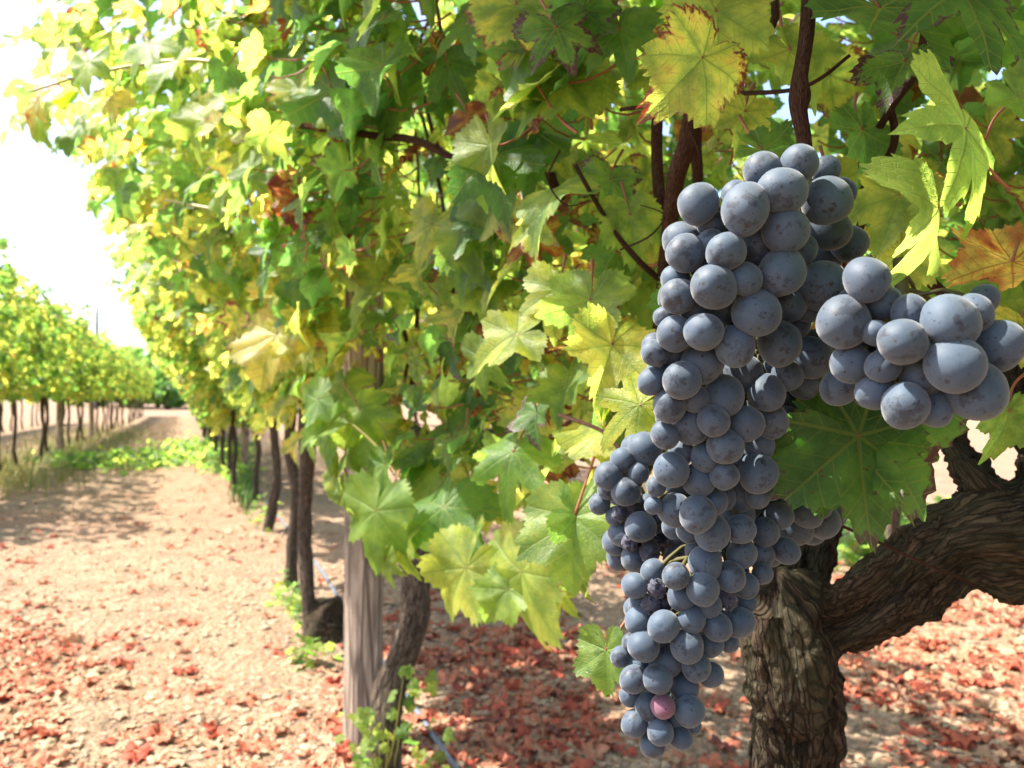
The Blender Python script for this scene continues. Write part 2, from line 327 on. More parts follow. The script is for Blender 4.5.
# ------------------------------------------------------------------ tubes with bark coordinates
def spline(pts, n):
    pts = np.array(pts, float); m = len(pts); s = np.linspace(0, m-1, n); out = []
    for t in s:
        i = min(int(t), m-2); u = t-i; p0 = pts[max(i-1, 0)]; p1 = pts[i]; p2 = pts[i+1]; p3 = pts[min(i+2, m-1)]
        out.append(.5*((2*p1)+(-p0+p2)*u+(2*p0-5*p1+4*p2-p3)*u*u+(-p0+3*p1-3*p2+p3)*u**3))
    return np.array(out)
def tube(pts, rad, nseg=None, sides=12, rough=0.0, seed=0, close=True, flowr=1.0, flows=3.0, ribs=0):
    """pts control points (world), rad per control point -> V, F, flow"""
    pr = np.column_stack([np.array(pts, float), np.array(rad, float)*np.ones(len(pts))])
    S = spline(pr, nseg or len(pts)*4); C = S[:, :3]; Rr = np.maximum(S[:, 3], 1e-4)
    tg = nrmz(np.gradient(C, axis=0)); ref = np.array([0, 0, 1.]) if abs(tg[0][2]) < .9 else np.array([1., 0, 0])
    a = nrmz(np.cross(tg[0], ref)); V = []; FL = []; s = 0
    for i in range(len(C)):
        a = nrmz(a-tg[i]*np.dot(a, tg[i])); bb = np.cross(tg[i], a)
        if i: s += np.linalg.norm(C[i]-C[i-1])
        for k in range(sides):
            an = 2*math.pi*k/sides; ca, sa = math.cos(an), math.sin(an); rr = Rr[i]
            if rough:
                q = Vector((ca*1.3+seed*3.7, sa*1.3, s*flows*2.2)); q2 = Vector((ca*4+seed, sa*4, s*flows*2.5))
                rr *= 1+rough*(noise.noise(q)*1.3+.55*noise.noise(q2))
            V.append(C[i]+rr*(ca*a+sa*bb)); FL.append((ca*flowr, sa*flowr, s*flows))
    n = len(C); Fs = [(i*sides+k, i*sides+(k+1) % sides, (i+1)*sides+(k+1) % sides, (i+1)*sides+k) for i in range(n-1) for k in range(sides)]
    V = np.array(V); FL = np.array(FL); F3 = []
    if close:
        V = np.vstack([V, C[0], C[-1]]); FL = np.vstack([FL, [0, 0, 0], [0, 0, s*flows]]); c0 = len(V)-2
        F3 += [(c0, (k+1) % sides, k) for k in range(sides)]+[(c0+1, (n-1)*sides+k, (n-1)*sides+(k+1) % sides) for k in range(sides)]
    return V, np.array(Fs), np.array(F3).reshape(-1, 3), FL
def join(parts):
    Vs, F4, F3, FL = [], [], [], []; b = 0
    for V, f4, f3, fl in parts:
        Vs.append(V); F4.append(f4+b); F3.append(f3+b); FL.append(fl); b += len(V)
    return np.concatenate(Vs), [np.concatenate(F4), np.concatenate(F3)], {'flow': ('FLOAT_VECTOR', np.concatenate(FL))}
def tube_obj(name, mat, parent, *a, **k):
    V, f, at = join([tube(*a, **k)]); return mesh_obj(name, V, f, mat, parent, at)

# ------------------------------------------------------------------ ground, one sheet to the horizon
def hgt(x, y):
    d = math.hypot(x, y); f = max(0, 1-d/18.0)
    if f <= 0: return 0
    h = .022*noise.noise(Vector((x*1.7, y*1.7, 0)))+.014*noise.noise(Vector((x*6, y*6, 3)))+.009*noise.noise(Vector((x*19, y*19, 5)))
    return h*min(1, f*2)
gx = np.sign(np.linspace(-1, 1, 341))*(np.sinh(np.abs(np.linspace(-1, 1, 341))*7.2)/math.sinh(7.2))*900
gy = gx.copy()
gx = gx+.8*np.exp(-np.abs(gx)/60); gy = gy+1.5*np.exp(-np.abs(gy)/60)
gv = np.array([(x, y, hgt(x, y)) for y in gy for x in gx]); nn = len(gx)
ii, jj = np.meshgrid(np.arange(nn-1), np.arange(nn-1)); q = (jj*nn+ii).ravel()
g = mesh_obj('ground', gv, np.column_stack([q, q+1, q+nn+1, q+nn]), M_GROUND)
tag(g, 'dry stony vineyard soil of the path between the rows', 'ground', kind='structure')

# ------------------------------------------------------------------ canopy helper
VX = .43      # the near row stands this far to the camera's right
def canopy(n, y0, y1, xc, zlo=.76, zhi=2.0, wlo=.16, whi=.36, over=0.0, size=(.045, .07), yel=.5, ragged=.12, hshift=0.0):
    """leaf positions and frames round a trellised row that runs along +Y"""
    y = rng.uniform(y0, y1, n); h = rng.beta(1.15, 1.0, n); z = zlo+(zhi-zlo)*h
    lo = rng.random(n)
    z += ragged*np.sin(y*7.1+xc*3)*h+rng.normal(0, .05, n)
    wdt = wlo+(whi-wlo)*np.sqrt(h); side = np.where(rng.random(n) < .5, -1, 1)
    rad = wdt*(1-.75*lo**2.2); ov = np.where(side < 0, over*np.minimum(1, h*1.3)**1.5, 0)
    x = xc+side*(rad+ov*rng.random(n))+.05*np.sin(y*5+z*4)
    top = (h > .85)
    nr = np.column_stack([side*rng.uniform(.4, 1.1, n), rng.normal(0, .45, n), rng.uniform(.1, 1.0, n)+top*.6])+rng.normal(0, .28, (n, 3))
    tp = np.column_stack([side*rng.uniform(.1, .8, n), rng.normal(0, .5, n), -rng.uniform(.4, 1.2, n)])
    sz = rng.uniform(size[0], size[1], n)*rng.choice([1, 1, 1, .7], n)
    r = rng.random(n); hue = np.where(r < .42, rng.uniform(.08, .40, n), np.where(r < .42+.45*yel+.2, rng.uniform(.42, .64, n), rng.uniform(.60, .74, n)))
    hue = np.where(rng.random(n) < .035, rng.uniform(.80, 1, n), hue)
    hue = np.where(hue < .78, hue+hshift, hue); sz = np.where(hue > .85, sz*.6, sz)
    age = np.clip(rng.beta(1.6, 2.2, n)+(hue > .6)*.2, 0, 1)
    return np.column_stack([x, y, z]), nr, tp, sz, hue, age
def pet_parts(pos, nrm, tip, n_max=900, sides=3, L=.05):
    out = []
    for k in range(min(len(pos), n_max)):
        p = pos[k]; back = -nrmz(tip[k])*.5+np.array([0, 0, .1])-nrmz(nrm[k])*.7+rng.normal(0, .25, 3)
        e = p+nrmz(back)*L*random.uniform(.7, 1.4); m = (p+e)/2+np.array([0, 0, -.006])
        out.append(tube([p, m, e], [.0010, .0010, .0014], 4, sides, close=False))
    return out

# ------------------------------------------------------------------ row vines
def vine_trunk_pts(base, top, bend, seed):
    rs = random.Random(seed); b = np.array(base); t = np.array(top); out = [b+np.array([0, 0, -.05]), b]
    for f in (.25, .5, .75): out.append(b+(t-b)*f+np.array([rs.uniform(-1, 1)*bend, rs.uniform(-1, 1)*bend, 0]))
    out.append(t); return out
def make_vine(name, base, lod, seed, top=None, rad=.028, nleaf=500, over=.1, yspan=(-.6, .62), parts=True, xc=None, keep=None, canes=6, zhi=2.05, lean=0.0, size=(.05, .075), head=.78, whi=.40, yel=.5, zlo=.76, hshift=0.0):
    global rng
    rng = np.random.default_rng(seed*13+5); rs = random.Random(seed); random.seed(seed)
    root = empty(name, tuple(base)); b = np.array(base, float)
    t = np.array(top) if top is not None else b+np.array([rs.uniform(-.05, .05), rs.uniform(-.12, .12), head])
    pts = vine_trunk_pts(b, t, .03, seed)
    ns, sd = (34, 14) if lod == 0 else ((20, 9) if lod == 1 else (12, 7))
    rr = [rad*1.5, rad*1.15, rad, rad*.92, rad*.95, rad*1.15]
    arms = [tube(pts, rr, ns, sd, .28, seed, flowr=1, flows=5)]
    for s in (-1, 1):
        e = t+np.array([(b[0]-t[0])*.3, s*.5, .06]); arms.append(tube([t-np.array([0, 0, .03]), t+np.array([0, s*.12, .03]), t+np.array([0, s*.3, .05]), e], [rad*.95, rad*.75, rad*.6, rad*.45], ns, sd, .3, seed+s, flowr=1, flows=5))
    V, f, at = join(arms); mesh_obj('trunk', V, f, M_BARK2, root, at)
    xcc = b[0] if xc is None else xc
    pos, nr, tp, sz, hue, age = canopy(nleaf, b[1]+yspan[0], b[1]+yspan[1], xcc, over=over, size=size, zhi=zhi, whi=whi, yel=yel, zlo=zlo, hshift=hshift)
    if keep is not None:
        m = keep(pos); pos, nr, tp, sz, hue, age = pos[m], nr[m], tp[m], sz[m], hue[m], age[m]
    T = T_HIGH if lod == 0 else (T_MID if lod == 1 else T_LOW)
    V, f, at = leaf_arrays(T, pos, nr, tp, sz, hue, age)
    tag(mesh_obj('foliage', V, f, M_LEAF, root, at), kind='stuff')
    if lod <= 1:
        for k in range(canes):
            y = b[1]+yspan[0]+.1+(yspan[1]-yspan[0]-.2)*(k+.5)/canes; x0 = t[0]
            cp = [(x0, y, head+.05), (x0+rs.uniform(-.08, .08), y+rs.uniform(-.08, .08), 1.15), (xcc+rs.uniform(-.15, .15), y+rs.uniform(-.12, .12), 1.6), (xcc+rs.uniform(-.35, .3), y+rs.uniform(-.2, .2), zhi+rs.uniform(-.15, .1))]
            if keep is not None and not keep(spline(cp, 9)).all(): continue
            tube_obj('cane', M_CANE, root, cp, [.0065, .0055, .0045, .0025], 16, 6, .1, k, flows=20)
        if lod == 0:
            V, f, at = join(pet_parts(pos, nr, tp, 500)); tag(mesh_obj('leaf_stalks', V, f, M_PET, root, at), kind='stuff')
    return root

def win(px, py, x0, y0, x1, y1): return (px > x0) & (px < x1) & (py > y0) & (py < y1)
def sky_gap(p, px, py, z):
    lim = 50+24*np.sin(py*.045)+20*np.sin(py*.11+1); return (z > 0) & (z < 9) & (py < 400) & (((px < lim) & (np.sin(p[:, 0]*977+p[:, 2]*613) < .62)) | ((px < 92) & (py > 165)))
def keep_near(p):
    px, py, z = proj(p); inf = (z > .03) & (px > -140) & (px < 1160) & (py > -140) & (py < 900)
    ok = np.ones(len(px), bool)
    ok &= ~(inf & (z < .62))
    ok &= ~((z > -.35) & (z < .42) & (np.abs(np.atleast_2d(p)[:, 0]) < .45) & (np.atleast_2d(p)[:, 2] < 1.15))
    # under the canopy the ground shows
    ok &= ~(inf & win(px, py, 590, 455, 1100, 900))
    ok &= ~(inf & win(px, py, 330, 500, 600, 900))
    ok &= ~(inf & (z < 1.3) & (px < 395) & (py > 260))
    ok &= ~(inf & (z < 1.1) & (px < 250)); ok &= ~((z < 1.95) & win(px, py, 335, 345, 388, 480))
    return ok
def keep_second(p):
    px, py, z = proj(p); ok = ~((z > .03) & (z < 1.0) & (px < 380)); ok &= ~((z > 0) & (px > 300) & (px < 620) & (py > 480)); ok &= ~((px < 200) & (z < 1.7)); ok &= ~((z < 1.95) & win(px, py, 335, 345, 388, 480)); ok &= ~sky_gap(np.atleast_2d(p), px, py, z); return ok

ORD = ['first', 'second', 'third', 'fourth', 'fifth', 'sixth', 'seventh', 'eighth', 'ninth', 'tenth', 'eleventh', 'twelfth']

# --- near vine: hero trunk -------------------------------------------------------------------
nv = empty('grapevine', tuple(G(797, 1500)*np.array([1, 1, 0])+np.array([0, 0, 0])))
nv.location = tuple(P(797, 1523, .605)*np.array([1, 1, 0]))
tag(nv, 'thick gnarled old vine with forked dark trunk behind the big blue bunch', 'grapevine', 'vines of the near row')
k = .605/F
def tk(l): return [P(a, b_, z) for a, b_, z, r in l], [r*z/F for a, b_, z, r in l]
skel = [tk([(800, 1560, .605, 78), (798, 1350, .605, 58), (795, 1100, .605, 47), (800, 900, .605, 39), (796, 768, .605, 37), (797, 700, .605, 40), (790, 640, .60, 46), (782, 600, .60, 44)]),
        tk([(782, 625, .60, 38), (800, 612, .60, 40), (842, 616, .585, 29), (885, 594, .57, 26), (925, 566, .56, 28), (965, 545, .55, 38), (1010, 538, .54, 55), (1070, 537, .54, 56), (1130, 560, .55, 50), (1240, 590, .56, 42)]),
        tk([(788, 640, .64, 34), (793, 590, .645, 32), (803, 545, .66, 28), (800, 490, .68, 25), (775, 430, .72, 22), (745, 390, .78, 17)]),
        tk([(1030, 520, .55, 36), (1045, 455, .58, 18), (1020, 400, .60, 13), (1005, 340, .62, 10)]),
        tk([(1010, 520, .54, 38), (980, 480, .55, 18), (958, 452, .56, 11), (940, 430, .57, 7)])]
cs = []; V0 = []; F4 = []; bb = 0
for i, (pts, rr) in enumerate(skel):
    V, f4, f3, fl = tube(pts, rr, len(pts)*9, 20, .12, i+3, flows=5); me_parts = (V, f4, f3, fl); cs.append(me_parts)
Vj, Fj, _ = join(cs)
tmp = mesh_obj('trunk', Vj, Fj, M_BARK)
md = tmp.modifiers.new('r', 'REMESH'); md.mode = 'VOXEL'; md.voxel_size = .0025
dg = bpy.context.evaluated_depsgraph_get(); ev = tmp.evaluated_get(dg); em = ev.to_mesh()
V = np.empty(len(em.vertices)*3, np.float32); em.vertices.foreach_get('co', V); V = V.reshape(-1, 3).astype(float)
N = np.empty(len(em.vertices)*3, np.float32); em.vertices.foreach_get('normal', N); N = N.reshape(-1, 3).astype(float)
Fr = [tuple(p.vertices) for p in em.polygons]; Fr4 = np.array([f for f in Fr if len(f) == 4]); ev.to_mesh_clear()
bpy.data.objects.remove(tmp)
# bark coordinates: nearest skeleton point
SKP, SKT, SKA, SKB, SKS = [], [], [], [], []
for i, (pts, rr) in enumerate(skel):
    S = spline(pts, len(pts)*14); tg = nrmz(np.gradient(S, axis=0)); a = nrmz(np.cross(tg[0], [0, .2, 1.])) if abs(tg[0][2]) < .95 else nrmz(np.cross(tg[0], [1., 0, 0])); s = i*1.7
    for j in range(len(S)):
        a = nrmz(a-tg[j]*np.dot(a, tg[j]))
        if j: s += np.linalg.norm(S[j]-S[j-1])
        SKP.append(S[j]); SKT.append(tg[j]); SKA.append(a); SKB.append(np.cross(tg[j], a)); SKS.append(s)
SKP, SKT, SKA, SKB, SKS = map(np.array, (SKP, SKT, SKA, SKB, SKS))
BR = np.concatenate([np.full(len(p_)*14, i_) for i_, (p_, r_) in enumerate(skel)]); SR = np.concatenate([spline([[q_, 0, 0] for q_ in r_], len(r_)*14)[:, 0] for p_, r_ in skel])
nb_ = len(skel); DD = np.zeros((len(V), nb_)); ID = np.zeros((len(V), nb_), int)
for i in range(nb_):
    w_ = np.where(BR == i)[0]
    for c in range(0, len(V), 4000):
        d_ = np.sqrt(((V[c:c+4000, None]-SKP[w_][None])**2).sum(2))-SR[w_][None]; j_ = np.argmin(d_, 1); DD[c:c+4000, i] = d_[np.arange(len(j_)), j_]; ID[c:c+4000, i] = w_[j_]
Wt = np.exp(-(DD-DD.min(1, keepdims=True))/.0055); Wt[Wt < .05] = 0; Wt /= Wt.sum(1, keepdims=True)
disp = np.zeros(len(V)); best = np.argmax(Wt, 1); flow = np.zeros((len(V), 3))
for br in range(nb_):
    vi = np.where(Wt[:, br] > 0)[0]; near = ID[vi, br]; dv = V[vi]-SKP[near]; ca = (dv*SKA[near]).sum(1); sa = (dv*SKB[near]).sum(1); rl = np.hypot(ca, sa)+1e-6
    ss = SKS[near]+(dv*SKT[near]).sum(1); twist = ss*2.0; cc = (ca*np.cos(twist)-sa*np.sin(twist))/rl; sn = (ca*np.sin(twist)+sa*np.cos(twist))/rl
    fl_ = np.column_stack([cc*1.6, sn*1.6, ss*11]); mb = best[vi] == br; flow[vi[mb]] = fl_[mb]
    for q_, i in enumerate(vi):
        c_, s_, t_ = cc[q_], sn[q_], ss[q_]
        w1 = noise.noise(Vector((t_*9, c_*1.2, s_*1.2)))*.45
        r1 = 1-abs(noise.noise(Vector((c_*3.2+w1, s_*3.2+w1, t_*13))))*2
        r2 = 1-abs(noise.noise(Vector((c_*8+w1*2, s_*8, t_*34+7))))*2
        l = noise.noise(Vector((c_*1.1+5, s_*1.1, t_*13)))
        disp[i] += Wt[i, br]*(.0032*r1+.0028*r2+.015*l-.0005)
for i in range(len(V)): disp[i] += .0015*noise.noise(Vector(tuple(V[i]*240)))+.0035*noise.noise(Vector(tuple(V[i]*95)))
V = V+N*disp[:, None]
mesh_obj('trunk', V, Fr4, M_BARK, nv, {'flow': ('FLOAT_VECTOR', flow)})
# peeling bark strips on the trunk
st = []
rs = random.Random(3)
for i in range(46):
    y = rs.uniform(640, 790); side = rs.choice([-1, 1, 0, 0]); c = 796 if y > 680 else 792
    x = c+side*43+rs.uniform(-3, 3) if side else c+rs.uniform(-38, 38); zz = .605-.036*math.sqrt(max(0, 1-((x-c)/45)**2))+.002
    L = rs.uniform(8, 26); o = rs.uniform(.5, 5)*(side if side else rs.choice([-1, 1]))
    st.append(tube([P(x, y, zz), P(x+o*.3, y+L*.5, zz-.001), P(x+o, y+L, zz-.004)], [.0013, .0015, .0004], 5, 4, .3, i, flows=20))
V_, f_, at_ = join(st); tag(mesh_obj('bark_strips', V_, f_, M_BARK, nv, at_), kind='stuff')

# near vine canopy; unseen leaves overhead and behind the camera are added for shade
rng = np.random.default_rng(42)
pos, nr, tp, sz, hue, age = canopy(7800, -1.1, 1.35, VX+.12, zlo=.72, zhi=2.25, wlo=.18, whi=.42, over=.42, size=(.030, .054), yel=.35)
hue = np.where((hue > .8), hue, hue*.86); hue = np.where(rng.random(len(hue)) < .07, rng.uniform(.86, 1, len(hue)), hue)
m = keep_near(pos); px, py, z = proj(pos)
# thin the leaves low to the right of the trunk
m &= ~((px > 840) & (py > 330) & (z > 0) & (z < 1.2))
pos, nr, tp, sz, hue, age = pos[m], nr[m], tp[m], sz[m], hue[m], age[m]
px, py, z = proj(pos); vis = (px > -30) & (px < 1050) & (py > -30) & (py < 780) & (z > 0)
order = np.where(vis)[0]; order = order[np.argsort(z[order])][:64]
for i in order:
    V_, f_, at_ = leaf_arrays(T_HIGH, pos[i:i+1], nr[i:i+1], tp[i:i+1], sz[i:i+1], hue[i:i+1], age[i:i+1]); mesh_obj('leaf', V_, f_, M_LEAF, nv, at_, origin=pos[i])
rest = np.setdiff1d(np.arange(len(pos)), order)
V_, f_, at_ = leaf_arrays(T_HIGH, pos[rest], nr[rest], tp[rest], sz[rest], hue[rest], age[rest]); tag(mesh_obj('foliage', V_, f_, M_LEAF, nv, at_), kind='stuff')
nearfirst = np.where(vis)[0]; nearfirst = nearfirst[np.argsort(z[nearfirst])][:700]
V_, f_, at_ = join(pet_parts(pos[nearfirst], nr[nearfirst], tp[nearfirst], 700, 4)); tag(mesh_obj('leaf_stalks', V_, f_, M_PET, nv, at_), kind='stuff')

# canes of the near vine seen round the bunch
def pc(l): return [P(a, b_, z) for a, b_, z in l]
def cane(l, r, name='cane', mat=None, parent=None, n=26, rough=.10, sides=10):
    return tube_obj(name, mat or M_CANE, parent or nv, pc(l), [x/F*q_[2] for x, q_ in zip(np.interp(np.linspace(0, 1, len(l)), np.linspace(0, 1, len(r)), r), l)], n, sides, rough, int(l[0][0]), flows=18)
cane([(806, 172, .395), (804, 140, .40), (799, 112, .40), (800, 96, .40), (800, 75, .40), (808, 20, .41), (806, -60, .44), (780, -160, .5)], [7, 7.5, 8.5, 11, 8, 7.5, 8, 7])
cane([(660, 330, .66), (668, 240, .62), (676, 180, .58), (690, 130, .56), (694, 60, .55), (680, -40, .6)], [8, 8, 9, 10, 8, 7])
cane([(676, 300, .66), (660, 200, .64), (657, 120, .62), (668, 40, .62), (700, -50, .65)], [5, 6, 6, 6, 5])
cane([(690, 260, .70), (698, 190, .66), (696, 140, .62), (705, 90, .58), (740, 55, .52), (775, 20, .50), (765, -40, .52)], [5, 5, 6, 4, 4, 4, 4])
cane([(575, 165, .62), (610, 225, .62), (640, 262, .62), (672, 290, .64)], [2.2, 2.5, 3, 3])
cane([(1000, 420, .58), (975, 330, .56), (890, 240, .52), (862, 170, .52), (890, 110, .50), (920, 60, .5), (930, -40, .5)], [7, 6, 5, 4, 4, 4, 4])
cane([(855, 240, .50), (880, 175, .50), (895, 130, .50), (870, 60, .52)], [4.5, 4, 4, 4])
cane([(560, 200, .8), (530, 110, .8), (545, 40, .8), (560, -40, .8)], [5, 5, 5, 5])
cane([(300, 125, 1.1), (370, 135, 1.0), (420, 142, .9), (470, 170, .85)], [3.5, 4, 4, 4])
cane([(620, 110, .55), (720, 95, .52), (800, 88, .46), (850, 55, .44)], [2, 2.2, 2.2, 1.8])
cane([(640, 470, .50), (620, 450, .52), (600, 430, .56), (560, 415, .62)], [2, 2, 2, 2])
cane([(812, 15, .42), (824, -30, .42), (830, -70, .45)], [4, 3, 3])
for l in ([(690, 130, .5), (700, 160, .49), (690, 190, .5), (668, 200, .52), (655, 170, .53)], [(620, 250, .58), (650, 236, .57), (664, 215, .57), (640, 205, .58)], [(560, 150, .6), (548, 180, .6), (566, 205, .6), (590, 200, .6)], [(870, 300, .46), (885, 275, .46), (905, 262, .46), (925, 232, .45)]):
    cane(l, [1.1, 1.1, 1.0, .8, .5], 'tendril', M_CANE, n=18, sides=5)

# --- hand placed leaves ------------------------------------------------------------------------
def hero(px, py, z, spx, roll, yaw=0, pitch=20, hue=.3, age=.3, tmpl=0, parent=None, stalk=None, label=None):
    """px,py: stalk junction; spx: length junction->tip in pixels; roll: tip direction from straight down, + to the right"""
    n = -FW*math.cos(R(yaw))*math.cos(R(pitch))+RT*math.sin(R(yaw))+UP*math.sin(R(pitch))*math.cos(R(yaw)); n = nrmz(n)
    tdir = -UP*math.cos(R(roll))+RT*math.sin(R(roll)); p = P(px, py, z); s = spx*.76*z/F
    tv = tdir-n*np.dot(tdir, n); s = s/max(.7, np.linalg.norm(tdir-FW*np.dot(tdir, FW)-0)*np.linalg.norm(tv))
    pa = parent or nv
    V_, f_, at_ = leaf_arrays([T_HERO[tmpl % 10]], p[None], n[None], tdir[None], [s], [hue], [age])
    o = mesh_obj('leaf', V_, f_, M_LEAF, pa, at_, origin=p)
    if stalk is None: stalk = (px-math.sin(R(roll))*spx*.5+random.uniform(-10, 10), py-spx*.55, z+.03)
    e = P(*stalk); mid = (p+e)/2-n*.004+np.array([0, 0, .004]); r_ = 1.5*z/F if z < .5 else .0012
    sV = join([tube([p, mid, e], [r_, r_*.9, r_*1.3], 8, 6, flows=20)])
    V2, f2, a2 = sV; s_o = mesh_obj('leaf_stalk', V2-p, f2, M_PET, None, a2); s_o.parent = o
    if label: o['label'] = label
    return o
# yaw turns the upper face to the right (+) or left (-), pitch turns it up
hero(497, 155, .72, 74, 12, -15, 35, .16, .30, 0, label='dark green leaf')
hero(702, 58, .42, 96, -42, 10, -5, .62, .80, 1, stalk=(740, 10, .45), label='yellow leaf with red edges')
hero(716, 12, .44, 96, 2, -5, 12, .56, .42, 2, stalk=(700, -40, .45))
hero(965, 128, .300, 112, -36, 40, 20, .50, .05, 3, stalk=(1010, 190, .31), label='bright green leaf')  # this leaf and the next: lifted hue stands in for missing sunlight
hero(938, 208, .305, 118, -4, 50, 10, .50, .05, 4, stalk=(960, 205, .33))
hero(1018, 96, .31, 70, 35, 0, 30, .40, .1, 5, stalk=(985, 140, .32))
hero(852, 438, .375, 112, -22, -15, 12, .20, .62, 6, stalk=(870, 395, .39), label='dark green leaf with purple edge')
hero(858, 436, .368, 170, 52, 0, 12, .20, .74, 8, stalk=(878, 395, .40))
hero(1008, 412, .43, 62, -18, 10, 15, .42, .55, 8, stalk=(1030, 370, .44))
hero(1012, 262, .41, 90, -72, 0, 50, .86, .55, 5, stalk=(1040, 200, .43), label='brown and orange leaf')
hero(1018, 330, .44, 62, -40, 0, 40, .62, .6, 1)
hero(880, 8, .40, 96, 18, 0, 48, .12, .55, 2, stalk=(850, -40, .42), label='dark leaf against the sky')
hero(960, -8, .37, 112, -5, 15, 40, .14, .75, 3, stalk=(950, -60, .4))
hero(905, 62, .43, 60, -20, -10, 45, .18, .85, 0)
hero(640, 405, .46, 78, -62, -15, 25, .60, .52, 4, stalk=(668, 445, .5), label='yellow leaf with brown spots')
hero(612, 345, .56, 70, -20, 10, 30, .60, .35, 5)
hero(762, 150, .47, 62, 70, 0, 50, .22, .2, 6)
hero(745, 112, .50, 52, -10, 0, 10, .58, .4, 7)
hero(862, 130, .50, 66, 10, 20, 20, .20, .2, 8)
hero(838, 185, .52, 70, 20, 10, 15, .50, .35, 9)
hero(900, 195, .48, 76, -20, -10, 20, .52, .45, 0)
hero(900, 250, .50, 70, 5, 15, 20, .58, .35, 1)
hero(790, 50, .50, 70, 30, 0, 25, .50, .35, 8)
hero(574, 517, .66, 84, 4, -20, 30, .42, .42, 2, stalk=(600, 440, .66))
hero(577, 515, .66, 60, 62, 25, 25, .40, .45, 3)
hero(513, 452, .80, 62, -8, -15, 40, .34, .42, 4, stalk=(540, 400, .85))
hero(590, 300, .60, 74, -12, -15, 20, .44, .25, 6)
hero(557, 290, .64, 66, -6, -20, 20, .55, .45, 7)
hero(517, 335, .74, 74, -75, -10, 48, .58, .25, 8, stalk=(560, 350, .74))
hero(482, 358, .80, 56, -12, -40, 5, .46, .25, 9)
hero(546, 93, .66, 72, -80, 0, 55, .56, .25, 0, stalk=(590, 110, .66))
hero(588, 78, .64, 62, 158, 0, 10, .50, .25, 1, stalk=(592, 130, .66))
hero(516, 5, .62, 80, 25, -10, 25, .54, .7, 2)
hero(470, 20, .75, 66, -40, -20, 40, .30, .2, 3)
hero(447, 62, .85, 52, 20, -25, 25, .26, .25, 4)
hero(399, 100, .95, 52, -10, -25, 25, .30, .4, 5)
hero(331, 90, .98, 58, 25, -30, 35, .20, .2, 6)
hero(382, 20, .85, 78, -65, -20, 50, .24, .1, 7)
hero(345, 42, .9, 70, -80, -15, 60, .24, .1, 8)
hero(432, 225, .9, 58, -25, -20, 20, .60, .55, 9)
hero(468, 232, .85, 62, 15, -20, 20, .42, .6, 0)
hero(630, 215, .62, 60, 5, 0, 15, .45, .4, 1)
hero(690, 300, .60, 64, -30, 10, 10, .20, .4, 2)
hero(620, 30, .60, 70, 10, -10, 20, .30, .5, 3)
hero(556, 28, .58, 66, 20, 0, 15, .24, .92, 3)
hero(585, 10, .60, 62, -20, 10, 10, .22, .88, 6)
hero(470, 120, .80, 48, 30, -10, 10, .93, .6, 4)
hero(610, 180, .66, 54, -10, 0, 15, .28, .85, 7)
hero(530, 235, .78, 52, 10, -10, 15, .90, .6, 3)
hero(606, 650, .43, 56, 10, -45, 20, .40, .25, 5, stalk=(640, 600, .43))
hero(583, 575, .66, 42, 6, -60, 5, .52, .8, 6, stalk=(590, 545, .66))

# second vine: its own leaves at the front
sv2 = make_vine('grapevine', G(384, 783), 0, 21, top=tuple(P(438, 455, 1.86)), rad=.036, nleaf=1900, size=(.036, .062), hshift=.05, over=.48, yspan=(-.42, .55), xc=VX+.10, keep=keep_second, canes=7, whi=.42, yel=.7)
tag(sv2, 'second vine of the near row, slim leaning trunk right of the grey post', 'grapevine', 'vines of the near row')
h2 = lambda *a, **k: hero(*a, parent=sv2, **k)
h2(444, 507, 1.12, 78, -2, -25, 38, .30, .08, 4, stalk=(470, 470, 1.25))
h2(376, 511, 1.15, 84, -6, -30, 15, .46, .25, 9, stalk=(400, 470, 1.2), label='large sunlit green leaf')
h2(405, 500, 1.25, 60, 30, -20, 50, .36, .1, 2)
h2(432, 445, 1.3, 62, -75, -10, 55, .34, .1, 3)
h2(352, 455, 1.3, 54, -30, -50, 20, .42, .1, 4)
h2(330, 425, 1.3, 48, -70, -20, 50, .42, .1, 5)
h2(370, 430, 1.35, 52, -10, -20, 40, .52, .1, 6)
h2(392, 420, 1.35, 42, 20, -60, 20, .44, .1, 7)
h2(345, 490, 1.25, 40, 0, -60, 20, .48, .1, 8)
h2(385, 560, 1.15, 36, 20, -50, 10, .50, .1, 9)
h2(466, 568, 1.05, 88, -32, -30, 15, .58, .35, 0, stalk=(505, 555, 1.05), label='hanging yellow-green leaf')
h2(522, 572, .98, 112, -16, -55, 12, .57, .45, 1, stalk=(545, 545, .98))
h2(508, 590, 1.0, 55, -40, -20, 25, .46, .3, 2)
h2(299, 281, 1.5, 70, -5, -20, 30, .72, .25, 3, label='yellow leaf with orange veins')
h2(277, 335, 1.5, 70, -10, -20, 30, .72, .28, 2)
h2(305, 330, 1.5, 50, 30, -20, 40, .66, .2, 5)
h2(382, 281, 1.25, 74, -50, -20, 38, .52, .3, 6)
h2(372, 215, 1.35, 56, 15, -30, 30, .48, .1, 7)
h2(246, 178, 1.6, 50, 40, -20, 65, .32, .1, 8)
h2(200, 180, 1.6, 50, -60, -20, 65, .32, .1, 9)
h2(322, 178, 1.4, 60, -45, -30, 55, .30, .1, 0)
h2(228, 92, 1.35, 56, -5, -45, 20, .34, .1, 1)
h2(180, 62, 1.4, 50, -25, -20, 50, .44, .1, 2)
h2(150, 45, 1.45, 46, 25, -20, 35, .50, .1, 3)
h2(283, 48, 1.25, 66, 12, -30, 60, .32, .1, 4)
h2(250, 130, 1.5, 56, 8, -40, 15, .54, .1, 5)
h2(205, 120, 1.5, 56, -20, -30, 25, .56, .1, 6)
h2(38, 100, 1.7, 44, -10, -30, 30, .80, .6, 7, label='brown-orange leaf against the sky')
